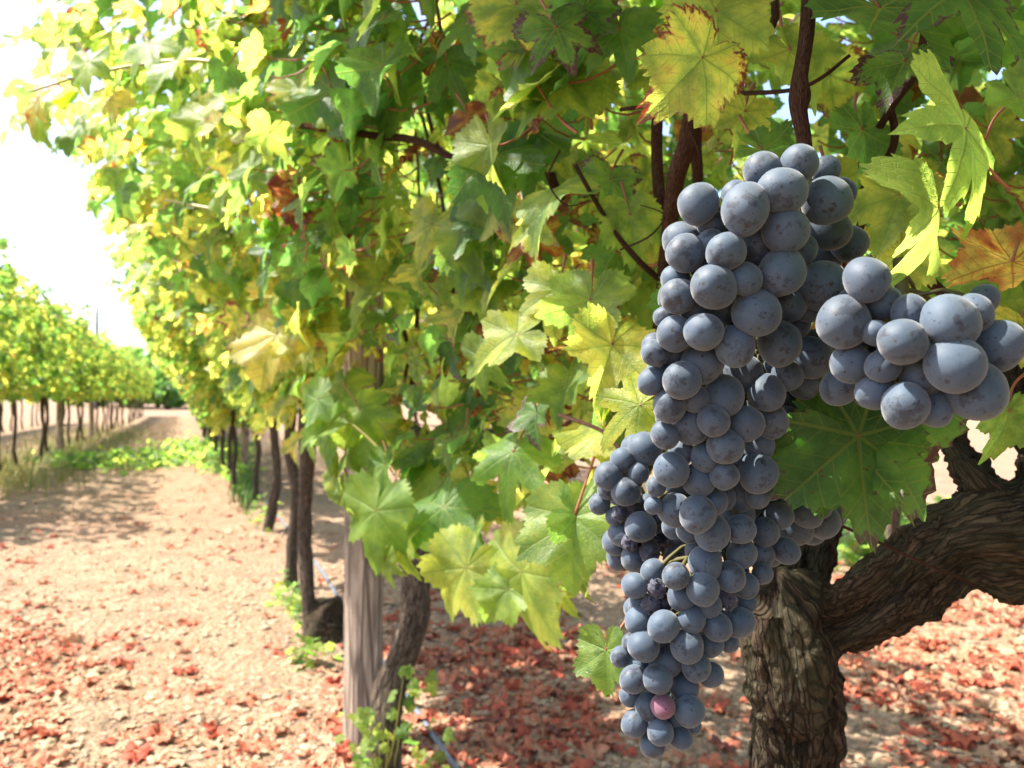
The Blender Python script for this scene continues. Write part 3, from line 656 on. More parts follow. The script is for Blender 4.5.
h2(55, 50, 1.7, 34, -30, -30, 40, .56, .1, 8)
h2(88, 62, 1.6, 40, 10, -20, 30, .50, .1, 9)
h2(18, 122, 1.75, 40, -60, -20, 45, .56, .2, 0)
h2(40, 118, 1.75, 36, 20, -40, 20, .54, .2, 1)
h2(82, 125, 1.75, 38, 5, -30, 45, .30, .1, 2)
h2(56, 2, 1.5, 44, -70, -10, 50, .40, .2, 3)
h2(110, 100, 1.6, 40, -30, -30, 20, .74, .4, 4)
for k_, (px_, py_, z_, sp_, ro_, ya_, hu_) in enumerate([(318, 400, 1.3, 44, -70, -30, .40), (326, 448, 1.3, 44, -25, -60, .44), (338, 470, 1.28, 46, -15, -55, .50), (312, 432, 1.35, 38, -60, -40, .46), (360, 410, 1.3, 50, 30, -10, .52), (385, 465, 1.25, 44, 10, -50, .38),
        (455, 440, 1.3, 46, 40, -20, .30), (420, 475, 1.3, 46, -20, -50, .50), (402, 540, 1.15, 40, 25, -50, .54), (470, 480, 1.2, 44, 15, -40, .56), (495, 500, 1.15, 46, -20, -20, .60), (540, 480, 1.0, 46, 20, -20, .48), (475, 530, 1.1, 42, 5, -60, .44), (560, 590, .95, 44, -10, -50, .55), (345, 385, 1.5, 44, 10, -10, .36)]):
    h2(px_, py_, z_, sp_, ro_, ya_, 25, hu_, .25+.03*k_, k_)
def shoot(l, r, parent=sv2): return tube_obj('shoot', M_SHOOT, parent, pc(l), [x*l[min(i, len(l)-1)][2]/F for i, x in enumerate(r)], 24, 6, .05, 1, flows=20)
shoot([(28, 92, 1.7), (100, 72, 1.65), (190, 60, 1.55), (280, 75, 1.45), (350, 90, 1.45)], [1.2, 1.6, 2, 2.4, 2.6])
shoot([(165, 200, 1.6), (230, 212, 1.5), (300, 222, 1.45), (380, 235, 1.4), (440, 250, 1.4)], [1.4, 2, 2.4, 2.8, 3])
shoot([(418, 558, 1.12), (470, 566, 1.08), (520, 558, 1.0), (560, 535, .97), (600, 480, .95)], [2.2, 3.2, 3.2, 3, 2.6])
shoot([(340, 415, 1.3), (370, 440, 1.28), (400, 475, 1.25), (420, 510, 1.2), (450, 470, 1.25)], [1.2, 1.8, 2.2, 2.2, 2])
# suckers at the foot of the second vine
rng = np.random.default_rng(5); b2 = np.array(sv2.location)
pts = []
for k in range(60):
    u = rng.random(); sdx = rng.choice([0, 1])
    px = (rng.normal(372, 16) if sdx == 0 else rng.normal(418, 15)); py = (rng.uniform(715, 790) if sdx == 0 else rng.uniform(665, 790)); pts.append(P(px, py, rng.uniform(1.62, 1.82)))
pts = np.array(pts); nn_ = len(pts)
nrs = np.column_stack([rng.normal(-.4, .5, nn_), rng.normal(-.4, .5, nn_), rng.uniform(.3, 1, nn_)])
V_, f_, at_ = leaf_arrays(T_MID, pts, nrs, np.column_stack([rng.normal(0, 1, nn_), rng.normal(0, 1, nn_), -rng.random(nn_)]), rng.uniform(.012, .026, nn_), rng.uniform(.3, .6, nn_), rng.uniform(0, .3, nn_))
sk_ = tag(mesh_obj('sucker_shoots', V_, f_, M_LEAF, sv2, at_), kind='stuff')
V_, f_, at_ = join([tube([b2+np.array([0, 0, .02]), (b2+p)/2+np.array([0, 0, -.03]), p], [.003, .002, .001], 6, 5) for p in pts[::6]]); mesh_obj('sucker_stem', V_, f_, M_SHOOT, sk_, at_)

# ------------------------------------------------------------------ grapes
def sphere_mesh(nu=28, nvv=20):
    V = [(0, 0, 1)]; 
    for i in range(1, nvv):
        th = math.pi*i/nvv
        for j in range(nu): ph = 2*math.pi*j/nu; V.append((math.sin(th)*math.cos(ph), math.sin(th)*math.sin(ph), math.cos(th)))
    V.append((0, 0, -1)); f3 = [(0, 1+j, 1+(j+1) % nu) for j in range(nu)]; f4 = []
    for i in range(nvv-2):
        o = 1+i*nu; f4 += [(o+j, o+nu+j, o+nu+(j+1) % nu, o+(j+1) % nu) for j in range(nu)]
    e = len(V)-1; o = 1+(nvv-2)*nu; f3 += [(e, o+(j+1) % nu, o+j) for j in range(nu)]
    return np.array(V), np.array(f3), np.array(f4)
SPH = sphere_mesh()
def rotm(ax, an):
    ax = nrmz(ax); K = np.array([[0, -ax[2], ax[1]], [ax[2], 0, -ax[0]], [-ax[1], ax[0], 0]]); return np.eye(3)+math.sin(an)*K+(1-math.cos(an))*K@K
def grape_arr(r, rs, wrinkle=0, out=None):
    V = SPH[0].copy(); s = V.copy()
    asp = np.array([rs.uniform(.93, 1.04), rs.uniform(.93, 1.04), rs.uniform(.94, 1.13)]); 
    if wrinkle:
        sd = rs.uniform(0, 50); d = np.array([1-abs(noise.noise(Vector(tuple(v*2.1+sd))))*1.5*wrinkle-abs(noise.noise(Vector(tuple(v*5+sd))))*.7*wrinkle for v in s]); V = V*d[:, None]
    else:
        sd = rs.uniform(0, 50); d = np.array([1+.085*noise.noise(Vector(tuple(v*.9+sd))) for v in s]); V = V*d[:, None]
        V *= (1-.035*np.exp(-((1-s[:, 2:3])/.01)))
    pole = s[:, 2]
    z = nrmz(out if out is not None else [0, 0, -1]); x = nrmz(np.cross(z, [.3, .8, .1])); y = np.cross(z, x); M = np.column_stack([x, y, z])
    V = (V*asp)@M.T*r; c = np.zeros((len(V), 4)); c[:, 0] = pole; c[:, 1] = rs.random(); c[:, 3] = 1
    return V, c
def bunch(name, listing, zfun, label, axis_pts, raisins=(), pinks=(), fill=0, seed=1, maxn=100, rsc=1.0, deep=1.0):
    rs = random.Random(seed); root = empty(name, tuple(P(*axis_pts[0]))); placed = []; tag(root, label, 'grape bunch', 'grape bunches on the near vine')
    allg = [(x, y, r, p, 'g') for x, y, r, p in listing]+[(x, y, r, 0, 'r') for x, y, r in raisins]+[(x, y, r, 0, 'p') for x, y, r in pinks]
    allg.sort(key=lambda t: (t[3], rs.random()))
    pl = []
    for px, py, rp, pr, kind in allg:
        z = zfun(px, py)+(.0035*pr if pr < 3 else .016*deep)+(.006 if kind == 'r' else 0)
        for _ in range(60):
            c = P(px, py, z); r = rp*rsc*z/F*1.07; bad = False
            for c2, r2, *_x in pl:
                if np.linalg.norm(c-c2) < (r+r2)*.79: bad = True; break
            if not bad: break
            z += .0007
        pl.append((c, r, kind, rp))
    ax = spline(pc(axis_pts), 40); hid = []
    # inner berries close the gaps and give the bunch its body
    for _ in range(fill*14):
        if len(hid) >= fill: break
        b0 = pl[rs.randrange(len(listing))]; c = b0[0]+FW*rs.uniform(.010, .050)+RT*rs.uniform(-.010, .010)+UP*rs.uniform(-.010, .010); r = b0[1]*rs.uniform(.85, 1.0)
        if all(np.linalg.norm(c-q[0]) > (r+q[1])*.88 for q in pl+hid):
            px, py, z = (float(v[0]) for v in proj(c)); R_ = r/z*F
            # keep inside the silhouette of the traced berries
            ok = 0
            for an in range(8):
                qx, qy = px+R_*.95*math.cos(an*.785), py+R_*.95*math.sin(an*.785)
                for q in pl:
                    ax_, ay_, az_ = (float(v[0]) for v in proj(q[0]))
                    if (qx-ax_)**2+(qy-ay_)**2 < (q[1]/az_*F*1.06)**2: ok += 1; break
            if ok >= 7: hid.append((c, r, 'g', 5))
    tot = pl+hid; tot.sort(key=lambda t: -t[3]*(1 if t[2] == 'g' else 3)); nr_ = [t for t in tot if t[2] == 'g']
    solo = nr_[:maxn]; rest_ = nr_[maxn:]
    cen = np.mean([t[0] for t in tot], 0)
    def outv(c):
        a = ax[np.argmin(((ax-c)**2).sum(1))]+FW*.02; return nrmz(c-a)+np.array([rs.uniform(-.4, .4), rs.uniform(-.4, .4), rs.uniform(-1.3, .1)])
    for c, r, kd, rp in solo:
        V, cc_ = grape_arr(r, rs, 0, outv(c)); mesh_obj('grape', V+c, [SPH[1], SPH[2]], M_GRAPE, root, {'gc': ('FLOAT_COLOR', cc_)}, origin=c)
    if rest_:
        Vs, Cs, A3, A4, b = [], [], [], [], 0
        for c, r, kd, rp in rest_:
            V, cc_ = grape_arr(r, rs, 0, outv(c)); Vs.append(V+c); Cs.append(cc_); A3.append(SPH[1]+b); A4.append(SPH[2]+b); b += len(V)
        tag(mesh_obj('grapes', np.concatenate(Vs), [np.concatenate(A3), np.concatenate(A4)], M_GRAPE, root, {'gc': ('FLOAT_COLOR', np.concatenate(Cs))}), kind='stuff')
    for c, r, kd, rp in tot:
        if kd == 'r':
            V, cc_ = grape_arr(r*1.12, rs, .42); o = mesh_obj('shrivelled_grape', V+c, [SPH[1], SPH[2]], M_RAIS, root, {'gc': ('FLOAT_COLOR', cc_)}, origin=c)
        if kd == 'p':
            V, cc_ = grape_arr(r, rs, 0, -FW+.2*UP); o = mesh_obj('grape', V+c, [SPH[1], SPH[2]], M_GPINK, root, {'gc': ('FLOAT_COLOR', cc_)}, origin=c); o['label'] = 'single pinkish unripe grape'
    st = [tube(pc(axis_pts), [.0028, .0026, .0022, .0018, .0012][:len(axis_pts)] if len(axis_pts) <= 5 else .002, 40, 8, .1, 1, flows=30)]
    for c, r, kd, rp in tot:
        j = np.argmin(((ax-c)**2).sum(1)); a = ax[max(0, j-2)]; d = nrmz(a-c); st.append(tube([a, (a+c)/2+np.array([0, 0, .004]), c+d*r*.85], [.0011, .0009, .0013], 5, 5, close=False))
    V, f, at = join(st); mesh_obj('stem', V, f, M_RACHIS, root, at)
    return root
def A_(X, Y, r, p): return (560+X/3.4133, 130+Y/3.4133, r/3.4133, p)
def E_(X, Y, r, p): return (560+X/3.4133, 340+Y/3.4133, r/3.4133, p)
def F_(X, Y, r, p): return (560+X/3.4133, 543+Y/3.4133, r/3.4133, p)
def G_(X, Y, r, p): return (780+X/4.1967, 220+Y/4.1967, r/4.1967, p)
mainA = [A_(*t) for t in [(817,112,62,1),(692,140,64,1),(757,207,77,0),(910,135,45,2),(912,240,82,0),(960,215,50,3),(632,270,78,0),(600,225,50,2),(518,322,48,1),(560,312,45,2),(770,343,78,0),
 (470,252,68,1),(415,375,62,2),(428,420,62,1),(515,388,46,1),(567,415,64,0),(665,395,68,2),(915,340,72,3),(985,385,60,3),(755,485,80,0),(632,507,58,0),(525,533,74,0),(485,465,38,2),(393,510,50,2),
 (403,568,62,1),(465,605,60,1),(890,530,78,0),(672,622,80,0),(490,690,61,0),(393,695,60,1),(360,640,38,2),(598,740,65,0),(750,728,72,1),(850,610,50,2),(560,610,50,3),(870,745,60,2),
 (325,740,44,1),(780,590,60,3),(900,430,65,3),(820,410,55,3),(700,540,50,3),(610,690,45,3)]]
mainE = [E_(*t) for t in [(485,80,68,0),(325,45,48,1),(385,38,48,1),(415,140,62,0),(315,140,46,1),(365,110,36,2),(620,115,65,2),(745,115,61,1),(560,190,68,0),(705,180,62,1),(460,200,46,2),(375,223,54,1),
 (448,293,60,1),(525,275,54,0),(635,287,57,0),(715,275,62,1),(772,280,52,2),(565,362,58,0),(358,325,47,1),(413,383,40,1),(495,402,47,1),(675,362,56,2),(782,355,52,2),(830,250,42,3),(675,455,62,0),
 (380,443,58,1),(475,477,54,1),(562,463,47,0),(610,520,60,2),(385,500,48,2),(675,530,40,2),(720,515,35,2),(318,565,29,1),(392,580,60,1),(470,595,62,0),(528,553,45,0),(600,595,60,2),(520,660,58,2),
 (615,645,50,2),(680,610,40,3),(700,655,46,3),(575,705,40,3),(390,635,42,3),(620,730,48,2),(685,735,43,3),(770,720,45,2),(800,640,60,3),(760,410,42,3),(800,520,46,3),(900,620,55,3),(860,655,45,3),(735,480,40,3),
 (330,500,34,2),(440,650,40,3),(840,590,50,3),(745,600,45,3),(880,560,45,3),(560,540,40,3),(820,100,70,2),(770,200,50,3),(500,340,45,3),(600,420,45,3),(450,240,45,3),(540,470,45,3),(640,560,50,3),(730,560,46,3),(560,640,50,3),(480,720,50,3),(820,460,46,3),(840,340,46,3),(700,420,50,3),(600,700,50,3),(430,560,50,3),(930,590,44,3)]]
mainA += [G_(*t) for t in [(130,575,86,1),(210,705,86,2),(100,690,64,2),(30,650,64,1),(60,440,60,3)]]
mainF = [F_(*t) for t in [(497,68,55,0),(395,112,44,0),(488,157,55,0),(583,115,53,1),(415,183,46,1),(510,215,39,1),(635,145,42,2),(690,105,36,2),(637,200,34,2),(255,145,43,1),(315,100,42,2),(270,200,34,2),
 (450,260,48,1),(540,290,47,0),(610,270,54,1),(265,265,43,1),(353,285,52,0),(285,350,51,0),(433,352,56,0),(515,345,42,2),(360,402,55,1),(465,425,50,1),(245,340,32,2),(575,340,32,2),(207,388,35,1),
 (250,465,45,0),(333,465,45,0),(425,490,48,2),(515,450,42,2),(240,520,36,2),(275,415,32,2),(420,455,42,2),(300,555,43,1),(440,573,52,0),(395,600,30,2),(342,645,44,0),(255,615,43,1),(315,690,41,1),(410,663,40,1),(455,625,27,2)]]
leftB = [E_(*t) for t in [(290,370,55,1),(215,410,43,1),(165,465,45,1),(270,455,36,0),(225,517,48,0),(275,638,52,0),(215,660,46,2),(160,510,32,2),(255,745,46,1),(190,690,42,3),(135,560,36,3),(190,600,34,2),(320,630,30,3),(300,560,35,3),(200,740,40,3),(225,580,30,3),(300,800,40,2)]]
rightG = [G_(*t) for t in [(264,430,108,-1),(363,250,95,0),(297,602,84,1),(400,475,57,0),(430,345,72,2),(515,512,94,-1),(715,430,116,1),(545,390,78,2),(730,608,112,0),(432,612,74,1),(600,650,95,1),(908,525,115,1),(810,390,78,2),(820,715,125,1),(855,330,62,3),(300,470,80,3),(350,520,62,3),(310,350,72,3),(470,440,62,3),(580,560,72,3),(250,700,80,3),(525,780,97,1),(393,722,74,1),(645,790,78,2),(660,530,80,3),(470,690,60,3)]]
zmain = lambda px, py: float(np.interp(py, [150, 300, 420, 560, 750], [.318, .325, .345, .365, .375]))+.028*min(1.6, abs(px-float(np.interp(py, [150, 250, 400, 550, 650, 750], [770, 745, 700, 700, 685, 660])))/95.0)**2
bunch('grape_bunch', mainA+mainE+mainF, zmain, 'large long bunch of bloomy blue-black grapes hanging in the centre of the vine', [(812, 170, .40), (790, 260, .385), (735, 400, .395), (705, 560, .405), (665, 720, .395)],
      raisins=[F_(330, 155, 32, 0)[:3], F_(310, 208, 32, 0)[:3], F_(357, 202, 32, 0)[:3], F_(570, 190, 36, 0)[:3]], pinks=[F_(352, 558, 41, 0)[:3]], fill=60, seed=2)
bunch('grape_bunch', leftB, lambda px, py: .425, 'small shaded cluster of dark grapes with raisins behind the left of the big bunch', [(668, 440, .46), (640, 480, .46), (618, 530, .46), (625, 570, .46)],
      raisins=[E_(a, b, c, 0)[:3] for a, b, c in [(245,570,32),(205,592,26),(290,592,24),(355,680,44),(412,685,40),(440,705,36),(395,660,30),(305,720,36),(390,742,36),(340,610,24),(240,690,30)]], fill=14, seed=3)
bunch('grape_bunch', rightG, lambda px, py: float(np.interp(px, [830, 870, 940, 1000], [.305, .292, .274, .285])), 'short cluster of bigger blue grapes at the right on the old arm', [(900, 260, .34), (905, 320, .33), (920, 360, .33), (930, 390, .325)], fill=14, seed=4, rsc=.96, deep=2.2)

# ------------------------------------------------------------------ rest of the near row
def gbase(px, py): b = G(px, py); return (float(b[0]), float(b[1]), 0.0)
near_row = [((312, 640), .027, 'third vine of the near row, dark straight trunk beside the stump'), ((292, 585), .026, 'fourth vine of the near row, half hidden trunk behind the stump vine'),
            ((268, 530), .030, 'fifth vine of the near row, dark twisted trunk on red leaf litter'), ((256, 500), .022, 'sixth vine of the near row, between the twisted trunk and the brown post')]
for i, ((px, py), rd, lab) in enumerate(near_row):
    bx = gbase(px, py); o = make_vine('grapevine', bx, 1, 60+i, rad=rd, nleaf=1000, hshift=.07, over=.60, xc=bx[0]+.05, head=.84, whi=.42, yel=.75, canes=5, size=(.05, .078), yspan=(-.62, .62), zlo=.80,
        keep=(lambda p: ~((proj(p)[0] < 205) & (proj(p)[1] > 345)) & ~sky_gap(np.atleast_2d(p), *proj(p))))
    tag(o, lab, 'grapevine', 'vines of the near row')
protos = []
y = 7.6
for i in range(3):
    o = make_vine('grapevine', (VX+rs.uniform(-.03, .05), y, 0), 1 if i < 2 else 2, 80+i, rad=.022, nleaf=900, hshift=.09, over=.58, head=.82, yel=.8, canes=3, whi=.42, size=(.055, .085), zlo=.62); protos.append(o); y += 1.12
    tag(o, ORD[6+i]+' vine of the near row, partly hidden behind nearer leaves', 'grapevine', 'vines of the near row')
for i in range(26):
    c = copy_tree(protos[i % 3]); c.location = (VX+random.uniform(-.06, .06), y, 0); c.scale = (random.uniform(.92, 1.05), 1, random.uniform(.93, 1.04)); y += 1.12
    c['label'] = 'small distant vine of the near row, merged with its neighbours'; c['group'] = 'distant vines of the near row'
# left row
XL = -1.78
protosL = []
y = 6.6; cnt = 0
for i in range(4):
    o = make_vine('grapevine', (XL, y, 0), 1, 120+i, rad=.023, nleaf=680, hshift=.05, over=.12, head=.86, yel=.95, canes=3, whi=.42, size=(.055, .085), zhi=1.98, zlo=.90); protosL.append(o); y += 1.1
labL = ['vine at the left edge of the left row, mostly outside the frame', 'vine second from the left edge in the left row', 'vine third from the left edge, thin dark trunk in pale grass', 'vine fourth from the left edge of the left row', 'vine fifth from the left edge of the left row', 'vine sixth from the left edge of the left row', 'vine seventh from the left edge of the left row']
for o, l in zip(protosL, labL): tag(o, l, 'grapevine', 'vines of the left row')
for i in range(28):
    c = copy_tree(protosL[(i*3+1) % 4]); c.location = (XL+random.uniform(-.05, .05), y, 0); c.scale = (random.uniform(.95, 1.1), random.choice([1, -1])*1, random.uniform(.95, 1.03)); y += 1.1
    if 4+i < len(labL): c['label'] = labL[4+i]
    else: c['label'] = 'small distant yellow-green vine far down the left row'; c['group'] = 'distant vines of the left row'
# row beyond on the right, and one further left
XR = 2.95; y = .4; pr = []
for i in range(2):
    o = make_vine('grapevine', (XR, y, 0), 1, 150+i, rad=.032, nleaf=700, over=.1, head=.84, yel=.8, canes=3, whi=.42, size=(.055, .085), zlo=.82); pr.append(o); y += 1.15
    tag(o, ['bright vine of the right row seen through leaf gaps', 'next bright vine of the right row behind the grapes'][i], 'grapevine', 'vines of the right row')
for i in range(14):
    c = copy_tree(pr[i % 2]); c.location = (XR+random.uniform(-.05, .05), y, 0); y += 1.15
    c['label'] = 'sunlit vine of the right row, glimpsed behind the near foliage'; c['group'] = 'vines of the right row behind the foliage'
y = 9.0
for i in range(18):
    c = copy_tree(protosL[i % 4]); c.location = (-4.1+random.uniform(-.05, .05), y, 0); y += 1.25
    c['label'] = 'vine of the far left row behind the trunks of the left row'; c['group'] = 'vines of the far left row'

# ------------------------------------------------------------------ posts, wires, hose, stump, pole
def post(base, h, r, label, seed, lean=(0, 0)):
    root = empty('wooden_post', base); b = np.array(base)
    V, f4, f3, fl = tube([b+np.array([0, 0, -.15]), b+np.array([lean[0]*.3, lean[1]*.3, h*.3]), b+np.array([lean[0]*.7, lean[1]*.7, h*.7]), b+np.array([lean[0], lean[1], h])], [r*1.06, r*1.0, r*.98, r*.95], 40, 28, .10, seed, flowr=1, flows=.6)
    mesh_obj('shaft', V, [f4, f3], M_POST, root)
    V, f, at = join([tube([b+np.array([r*1.04*math.cos(a), r*1.04*math.sin(a), 1.2+.004*math.sin(a)]) for a in np.linspace(0, 6.3, 12)], .0016, 36, 5, flows=9)]); mesh_obj('wire_tie', V, f, M_WIRE, root, at)
    return tag(root, label, 'post', 'wooden trellis posts')
b = G(364, 742); post((b[0], b[1], 0), 1.62, .048, 'thick weathered grey post beside the second vine', 1, (.0, .02))
b = G(245, 473); post((b[0], b[1], 0), 1.8, .045, 'light brown post of the near row further back', 2)
post((XL+.02, 13.9, 0), 1.85, .045, 'pale thick post among the thin trunks of the left row', 3)
post((VX, 16.1, 0), 1.8, .045, 'small distant post of the near row', 4)
post((XL, 18.6, 0), 1.9, .05, 'small distant post of the left row', 5)
for x, nm in ((VX+.03, 'near row'), (XL, 'left row')):
    for zz, q in ((.80, 'lowest'), (1.25, 'middle')):
        V, f, at = join([tube([(x, yy, zz-.008*math.sin(yy*1.3)) for yy in np.linspace(1.1 if x > 0 else 5, 38, 12)], .0014, 60, 5)])
        tag(mesh_obj('trellis_wire', V, f, M_WIRE, None, at), '%s thin wire strung through the vines of the %s' % (q, nm), 'wire')
V, f, at = join([tube(pc([(800, 505, .50), (838, 524, .50), (880, 543, .49), (930, 566, .475), (962, 579, .47), (985, 592, .475)]), [.0012, .0011, .0011, .0011, .0011, .0008], 30, 6)])
tag(mesh_obj('tying_wire', V, f, M_CANE, None, at), 'thin dark wire running from the bunch down to the old arm', 'wire')
hp = [G(*q)+np.array([0, 0, .012]) for q in [(215, 446), (250, 485), (290, 533), (322, 574), (345, 612), (385, 668), (425, 728), (452, 768), (520, 870)]]
V, f, at = join([tube(hp, .0075, 80, 10, .03, 2)]); tag(mesh_obj('irrigation_hose', V, f, M_HOSE, None, at), 'grey blue irrigation hose lying along the foot of the near row', 'hose')
# stump
b = G(326, 640); st = empty('tree_stump', (b[0], b[1], 0)); 
V, f, at = join([tube([b+np.array([0, 0, -.05]), b+np.array([0, 0, .01]), b+np.array([.0, .01, .07]), b+np.array([.012, .0, .125]), b+np.array([.01, 0, .14])], [.085, .075, .066, .052, .030], 26, 26, .22, 9, flowr=1.4, flows=9)])
mesh_obj('stump', V, f, M_BARK, st, at); tag(st, 'low dark rough stump beside the third trunk', 'stump')
p0 = P(97, 325, 60); tag(tube_obj('utility_pole', M_POLE, None, [(p0[0], p0[1], -.2), (p0[0], p0[1], 3.5), (p0[0], p0[1], 7.6)], [.14, .12, .09], 8, 10), 'thin dark pole far away above the left row', 'pole')

# ------------------------------------------------------------------ distant trees and hill
rng = np.random.default_rng(9)
def far_tree(px, dist, hgt_, wd, lab, seed):
    p = P(px, 392, dist); b = np.array([p[0], p[1], 0]); root = empty('tree', tuple(b)); r2 = np.random.default_rng(seed)
    V, f, at = join([tube([b+np.array([0, 0, -.2]), b+np.array([0, 0, hgt_*.35]), b+np.array([.2, .1, hgt_*.75])], [wd*.03, wd*.025, wd*.01], 10, 8, .2, seed)]+[tube([b+np.array([0, 0, hgt_*.3]), b+np.array([math.cos(a)*wd*.3, math.sin(a)*wd*.3, hgt_*.65])], [wd*.03, wd*.01], 6, 6, .1, seed) for a in (0, 2, 4)]); mesh_obj('trunk', V, f, M_BARK2, root, at)
    n = 2200; cl = r2.normal(0, 1, (26, 3)); cl = cl/np.linalg.norm(cl, axis=1, keepdims=True)*r2.random((26, 1))**.4; k_ = r2.integers(0, 26, n)
    q = cl[k_]*[wd*.5, wd*.5, hgt_*.42]+nrmz(r2.normal(0, 1, (n, 3)))*wd*.13*r2.random((n, 1))**.4; q[:, 2] = np.abs(q[:, 2]+hgt_*.5)
    V, f, at = leaf_arrays(T_LOW, b+q, r2.normal(0, 1, (n, 3))+[0, 0, .6], r2.normal(0, 1, (n, 3)), r2.uniform(.12, .26, n)*wd/5, r2.uniform(.1, .45, n), r2.uniform(0, .3, n)); mesh_obj('crown', V, f, M_LEAF, root, at)
    tag(root, lab, 'tree', 'distant trees beyond the rows')
for i, (px, d, h_, w_, l) in enumerate([(140, 70, 5.2, 8, 'rounded grey-green tree at the far end of the path'), (158, 66, 4.6, 7, 'lower grey-green tree right of the rounded one'), (122, 75, 5.4, 8, 'grey-green tree half behind the left row'),
    (178, 72, 5.4, 8, 'grey-green tree behind the end of the near row'), (100, 80, 5.0, 9, 'grey-green tree below the thin far pole'), (168, 60, 3.6, 7, 'lowest bushy tree closing the end of the path')]): far_tree(px, d, h_, w_, l, 200+i)
hx = np.linspace(-260, 260, 90); hy = np.linspace(0, 90, 24)
hv = np.array([(x-60, 330+yy*2+.0006*x*x, -1.0+math.sin(math.pi*min(1, yy/90))*(9+5*noise.noise(Vector((x*.012, 0, 1)))+2*noise.noise(Vector((x*.05, yy*.05, 2))))) for yy in hy for x in hx])
ii, jj = np.meshgrid(np.arange(89), np.arange(23)); q = (jj*90+ii).ravel()
tag(mesh_obj('hills', hv, np.column_stack([q, q+1, q+91, q+90]), M_FARLEAF), 'low hazy wooded hill on the horizon', 'hill', kind='structure')

# ------------------------------------------------------------------ ground cover
def gpos(n, f):
    out = []
    while len(out) < n:
        c = f(); 
        if c is not None: out.append((c[0], c[1], hgt(c[0], c[1])))
    return np.array(out)
rng = np.random.default_rng(11); rs = random.Random(11)
def leafspot():
    r_ = rs.random()
    if r_ < .35:
        px, py = rs.uniform(-20, 1044), 400+368*rs.random()**.6+15; 
    elif r_ < .52: px, py = rs.gauss(30, 75), rs.gauss(690, 50)
    elif r_ < .58: px, py = rs.gauss(215, 55), rs.gauss(515, 28)
    elif r_ < .78: px, py = rs.gauss(950, 90), rs.gauss(650, 60)
    elif r_ < .93: px, py = rs.gauss(500, 80), rs.gauss(690, 55)
    else: px, py = rs.gauss(160, 18), rs.gauss(427, 6)
    if py < 412: return None
    if 60 < px < 330 and rs.random() < .55: return None
    p = G(px, min(py, 1000))
    if noise.noise(Vector((p[0]*2.2, p[1]*2.2, 4)))+.35*noise.noise(Vector((p[0]*7, p[1]*7, 2))) < rs.uniform(-.6, .45): return None
    return p
gp = gpos(7000, leafspot); n = len(gp)
sz = rng.uniform(.008, .028, n)*rng.choice([1, 1, 1.6], n); gp[:, 2] += sz*rng.uniform(.1, .3, n)
V, f, at = leaf_arrays(T_FALL, gp, rng.normal(0, .3, (n, 3))+[0, 0, 1], rng.normal(0, 1, (n, 3)), sz, np.clip(rng.normal(.36, .26, n)+.08*(gp[:, 0] > .25), 0, 1), rng.random(n))
tag(mesh_obj('fallen_leaves', V, f, M_FALL, None, at), 'dry red and tan fallen leaves littering the soil', 'leaves', kind='stuff')
st_ = []
for i in range(900):
    p = G(rs.uniform(-30, 1054), 430+360*rs.random()**.6); z0 = hgt(p[0], p[1])+.006; a = rs.uniform(0, 6.28); l = rs.uniform(.02, .09); d_ = np.array([math.cos(a)*l, math.sin(a)*l, rs.uniform(-.002, .008)]); p = np.array([p[0], p[1], z0]); st_.append(tube([p, p+d_*.5+np.array([0, 0, rs.uniform(0, .005)]), p+d_], [.0011, .0009, .0006], 4, 4))
V, f, at = join(st_); tag(mesh_obj('straw', V, f, simple('straw', (.40, .30, .17), .8, .2), None, at), 'dry straw bits and twigs on the soil', 'straw', kind='stuff')
def clodspot():
    px, py = rs.uniform(-30, 1054), 415+380*rs.random()**.55; p = G(px, py); return p
cp = gpos(9000, clodspot); n = len(cp)
ico = np.array([(0, 0, 1), (.9, 0, .4), (.28, .85, .4), (-.72, .53, .4), (-.72, -.53, .4), (.28, -.85, .4), (.72, .53, -.4), (-.28, .85, -.4), (-.9, 0, -.4), (-.28, -.85, -.4), (.72, -.53, -.4), (0, 0, -1.)])
icf = np.array([(0,1,2),(0,2,3),(0,3,4),(0,4,5),(0,5,1),(1,6,2),(2,7,3),(3,8,4),(4,9,5),(5,10,1),(1,10,6),(2,6,7),(3,7,8),(4,8,9),(5,9,10),(11,7,6),(11,8,7),(11,9,8),(11,10,9),(11,6,10)])
cs_ = .003+.011*rng.random(n)**3.0+.003*(cp[:, 1] > 3)
V = ico[None]*(1+rng.normal(0, .18, (n, 12, 1)))*cs_[:, None, None]*np.array([1.1, 1, .7])
an = rng.uniform(0, 6.3, n); ca_, sa_ = np.cos(an)[:, None], np.sin(an)[:, None]; V = np.stack([V[:, :, 0]*ca_-V[:, :, 1]*sa_, V[:, :, 0]*sa_+V[:, :, 1]*ca_, V[:, :, 2]], 2)+cp[:, None]
tag(mesh_obj('soil_clods', V.reshape(-1, 3), (icf[None]+(np.arange(n)*12)[:, None, None]).reshape(-1, 3), M_CLOD, smooth=False), 'small stones and soil clods scattered over the ground', 'clods', kind='stuff')
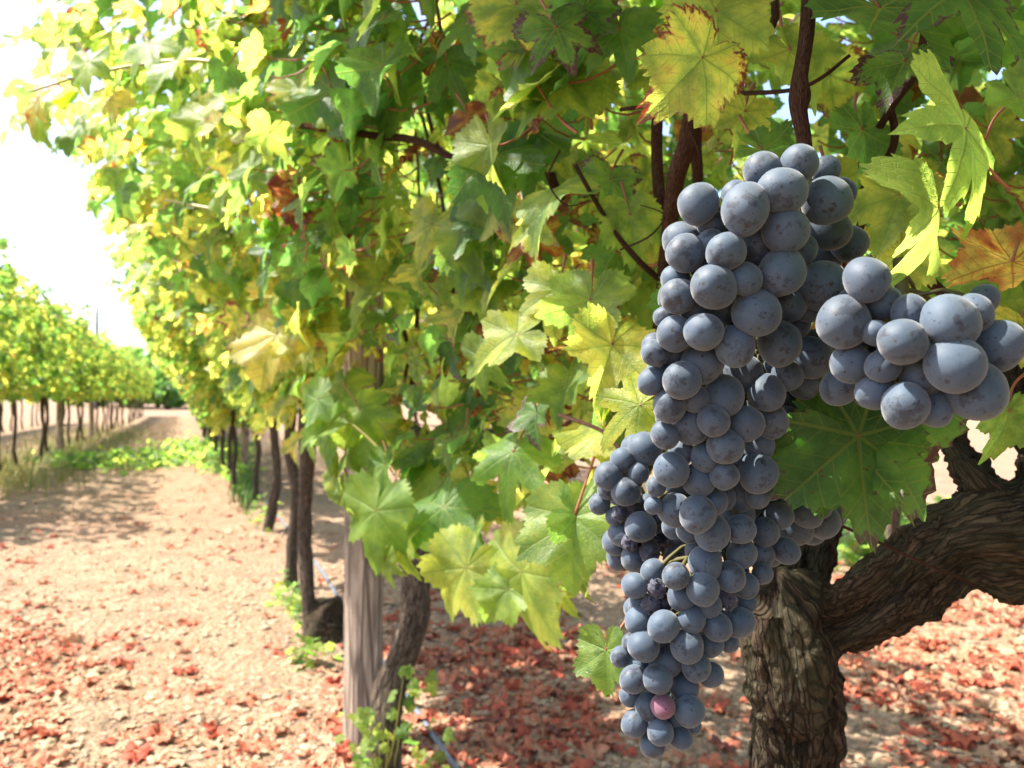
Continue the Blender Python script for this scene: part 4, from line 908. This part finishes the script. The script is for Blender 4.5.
# low weeds: leafy patch across the path, thin grass under the rows
def weeds(name, lab, spots, n, size, hz, mat=None):
    def f():
        x0, y0, sx_, sy_ = rs.choice(spots); p = G(rs.gauss(x0, sx_), max(404, rs.gauss(y0, sy_))); return p
    wp = gpos(n, f); wp[:, 2] += rng.random(n)*hz
    V, f_, at = leaf_arrays(T_LOW, wp, rng.normal(0, .5, (n, 3))+[0, 0, 1], rng.normal(0, 1, (n, 3)), rng.uniform(*size, n), rng.uniform(.2, .6, n), rng.uniform(0, .3, n))
    tag(mesh_obj(name, V, f_, mat or M_LEAF, None, at), lab, 'weeds', kind='stuff')
weeds('weeds', 'low green weeds growing across the path', [(110, 466, 28, 3), (160, 462, 30, 4), (200, 458, 25, 5), (225, 462, 15, 8), (190, 450, 20, 4)], 1500, (.03, .075), .16)
weeds('weeds', 'small green weeds at the foot of the near row', [(240, 480, 8, 12), (285, 600, 8, 12), (298, 625, 6, 6), (262, 520, 6, 8), (305, 665, 12, 3)], 170, (.012, .03), .10)
weeds('weeds', 'green weeds under the right row behind the old vine', [(880, 555, 30, 10), (720, 520, 60, 8), (980, 540, 40, 8)], 900, (.03, .06), .22)
def blades(name, lab, spots, n, L, mat):
    Vs = []; Fs = []; k = 0
    for _ in range(n):
        x0, y0, sx_, sy_ = rs.choice(spots); p = G(rs.gauss(x0, sx_), max(403, rs.gauss(y0, sy_))); a = rs.uniform(0, 6.28); l = rs.uniform(*L); wv = l*.035+.0012; dx, dy = math.cos(a), math.sin(a); le = rs.uniform(.1, .6)*l
        px_, py_ = -dy*wv, dx*wv; z0 = hgt(p[0], p[1])-.005
        Vs += [(p[0]-px_, p[1]-py_, z0), (p[0]+px_, p[1]+py_, z0), (p[0]+dx*le*.4+px_*.7, p[1]+dy*le*.4+py_*.7, z0+l*.6), (p[0]+dx*le*.4-px_*.7, p[1]+dy*le*.4-py_*.7, z0+l*.6), (p[0]+dx*le, p[1]+dy*le, z0+l*.95)]
        Fs.append((k, k+1, k+2, k+3)); Fs.append((k+3, k+2, k+4, k+4)); k += 5
    F4_ = np.array([f for f in Fs if len(set(f)) == 4]); F3_ = np.array([f[:3] for f in Fs if len(set(f)) == 3])
    tag(mesh_obj(name, np.array(Vs), [F4_, F3_], mat), lab, 'grass', kind='stuff')
blades('grass', 'pale dry grass under the left row', [(20, 470, 40, 10), (70, 446, 30, 7), (110, 434, 25, 5), (0, 480, 20, 8)], 5000, (.05, .16), M_GRASSY)
blades('grass', 'green grass tufts along the left row', [(30, 462, 40, 9), (90, 438, 30, 6), (60, 455, 20, 6), (225, 455, 12, 8), (245, 490, 6, 10)], 3500, (.05, .14), M_GRASS)
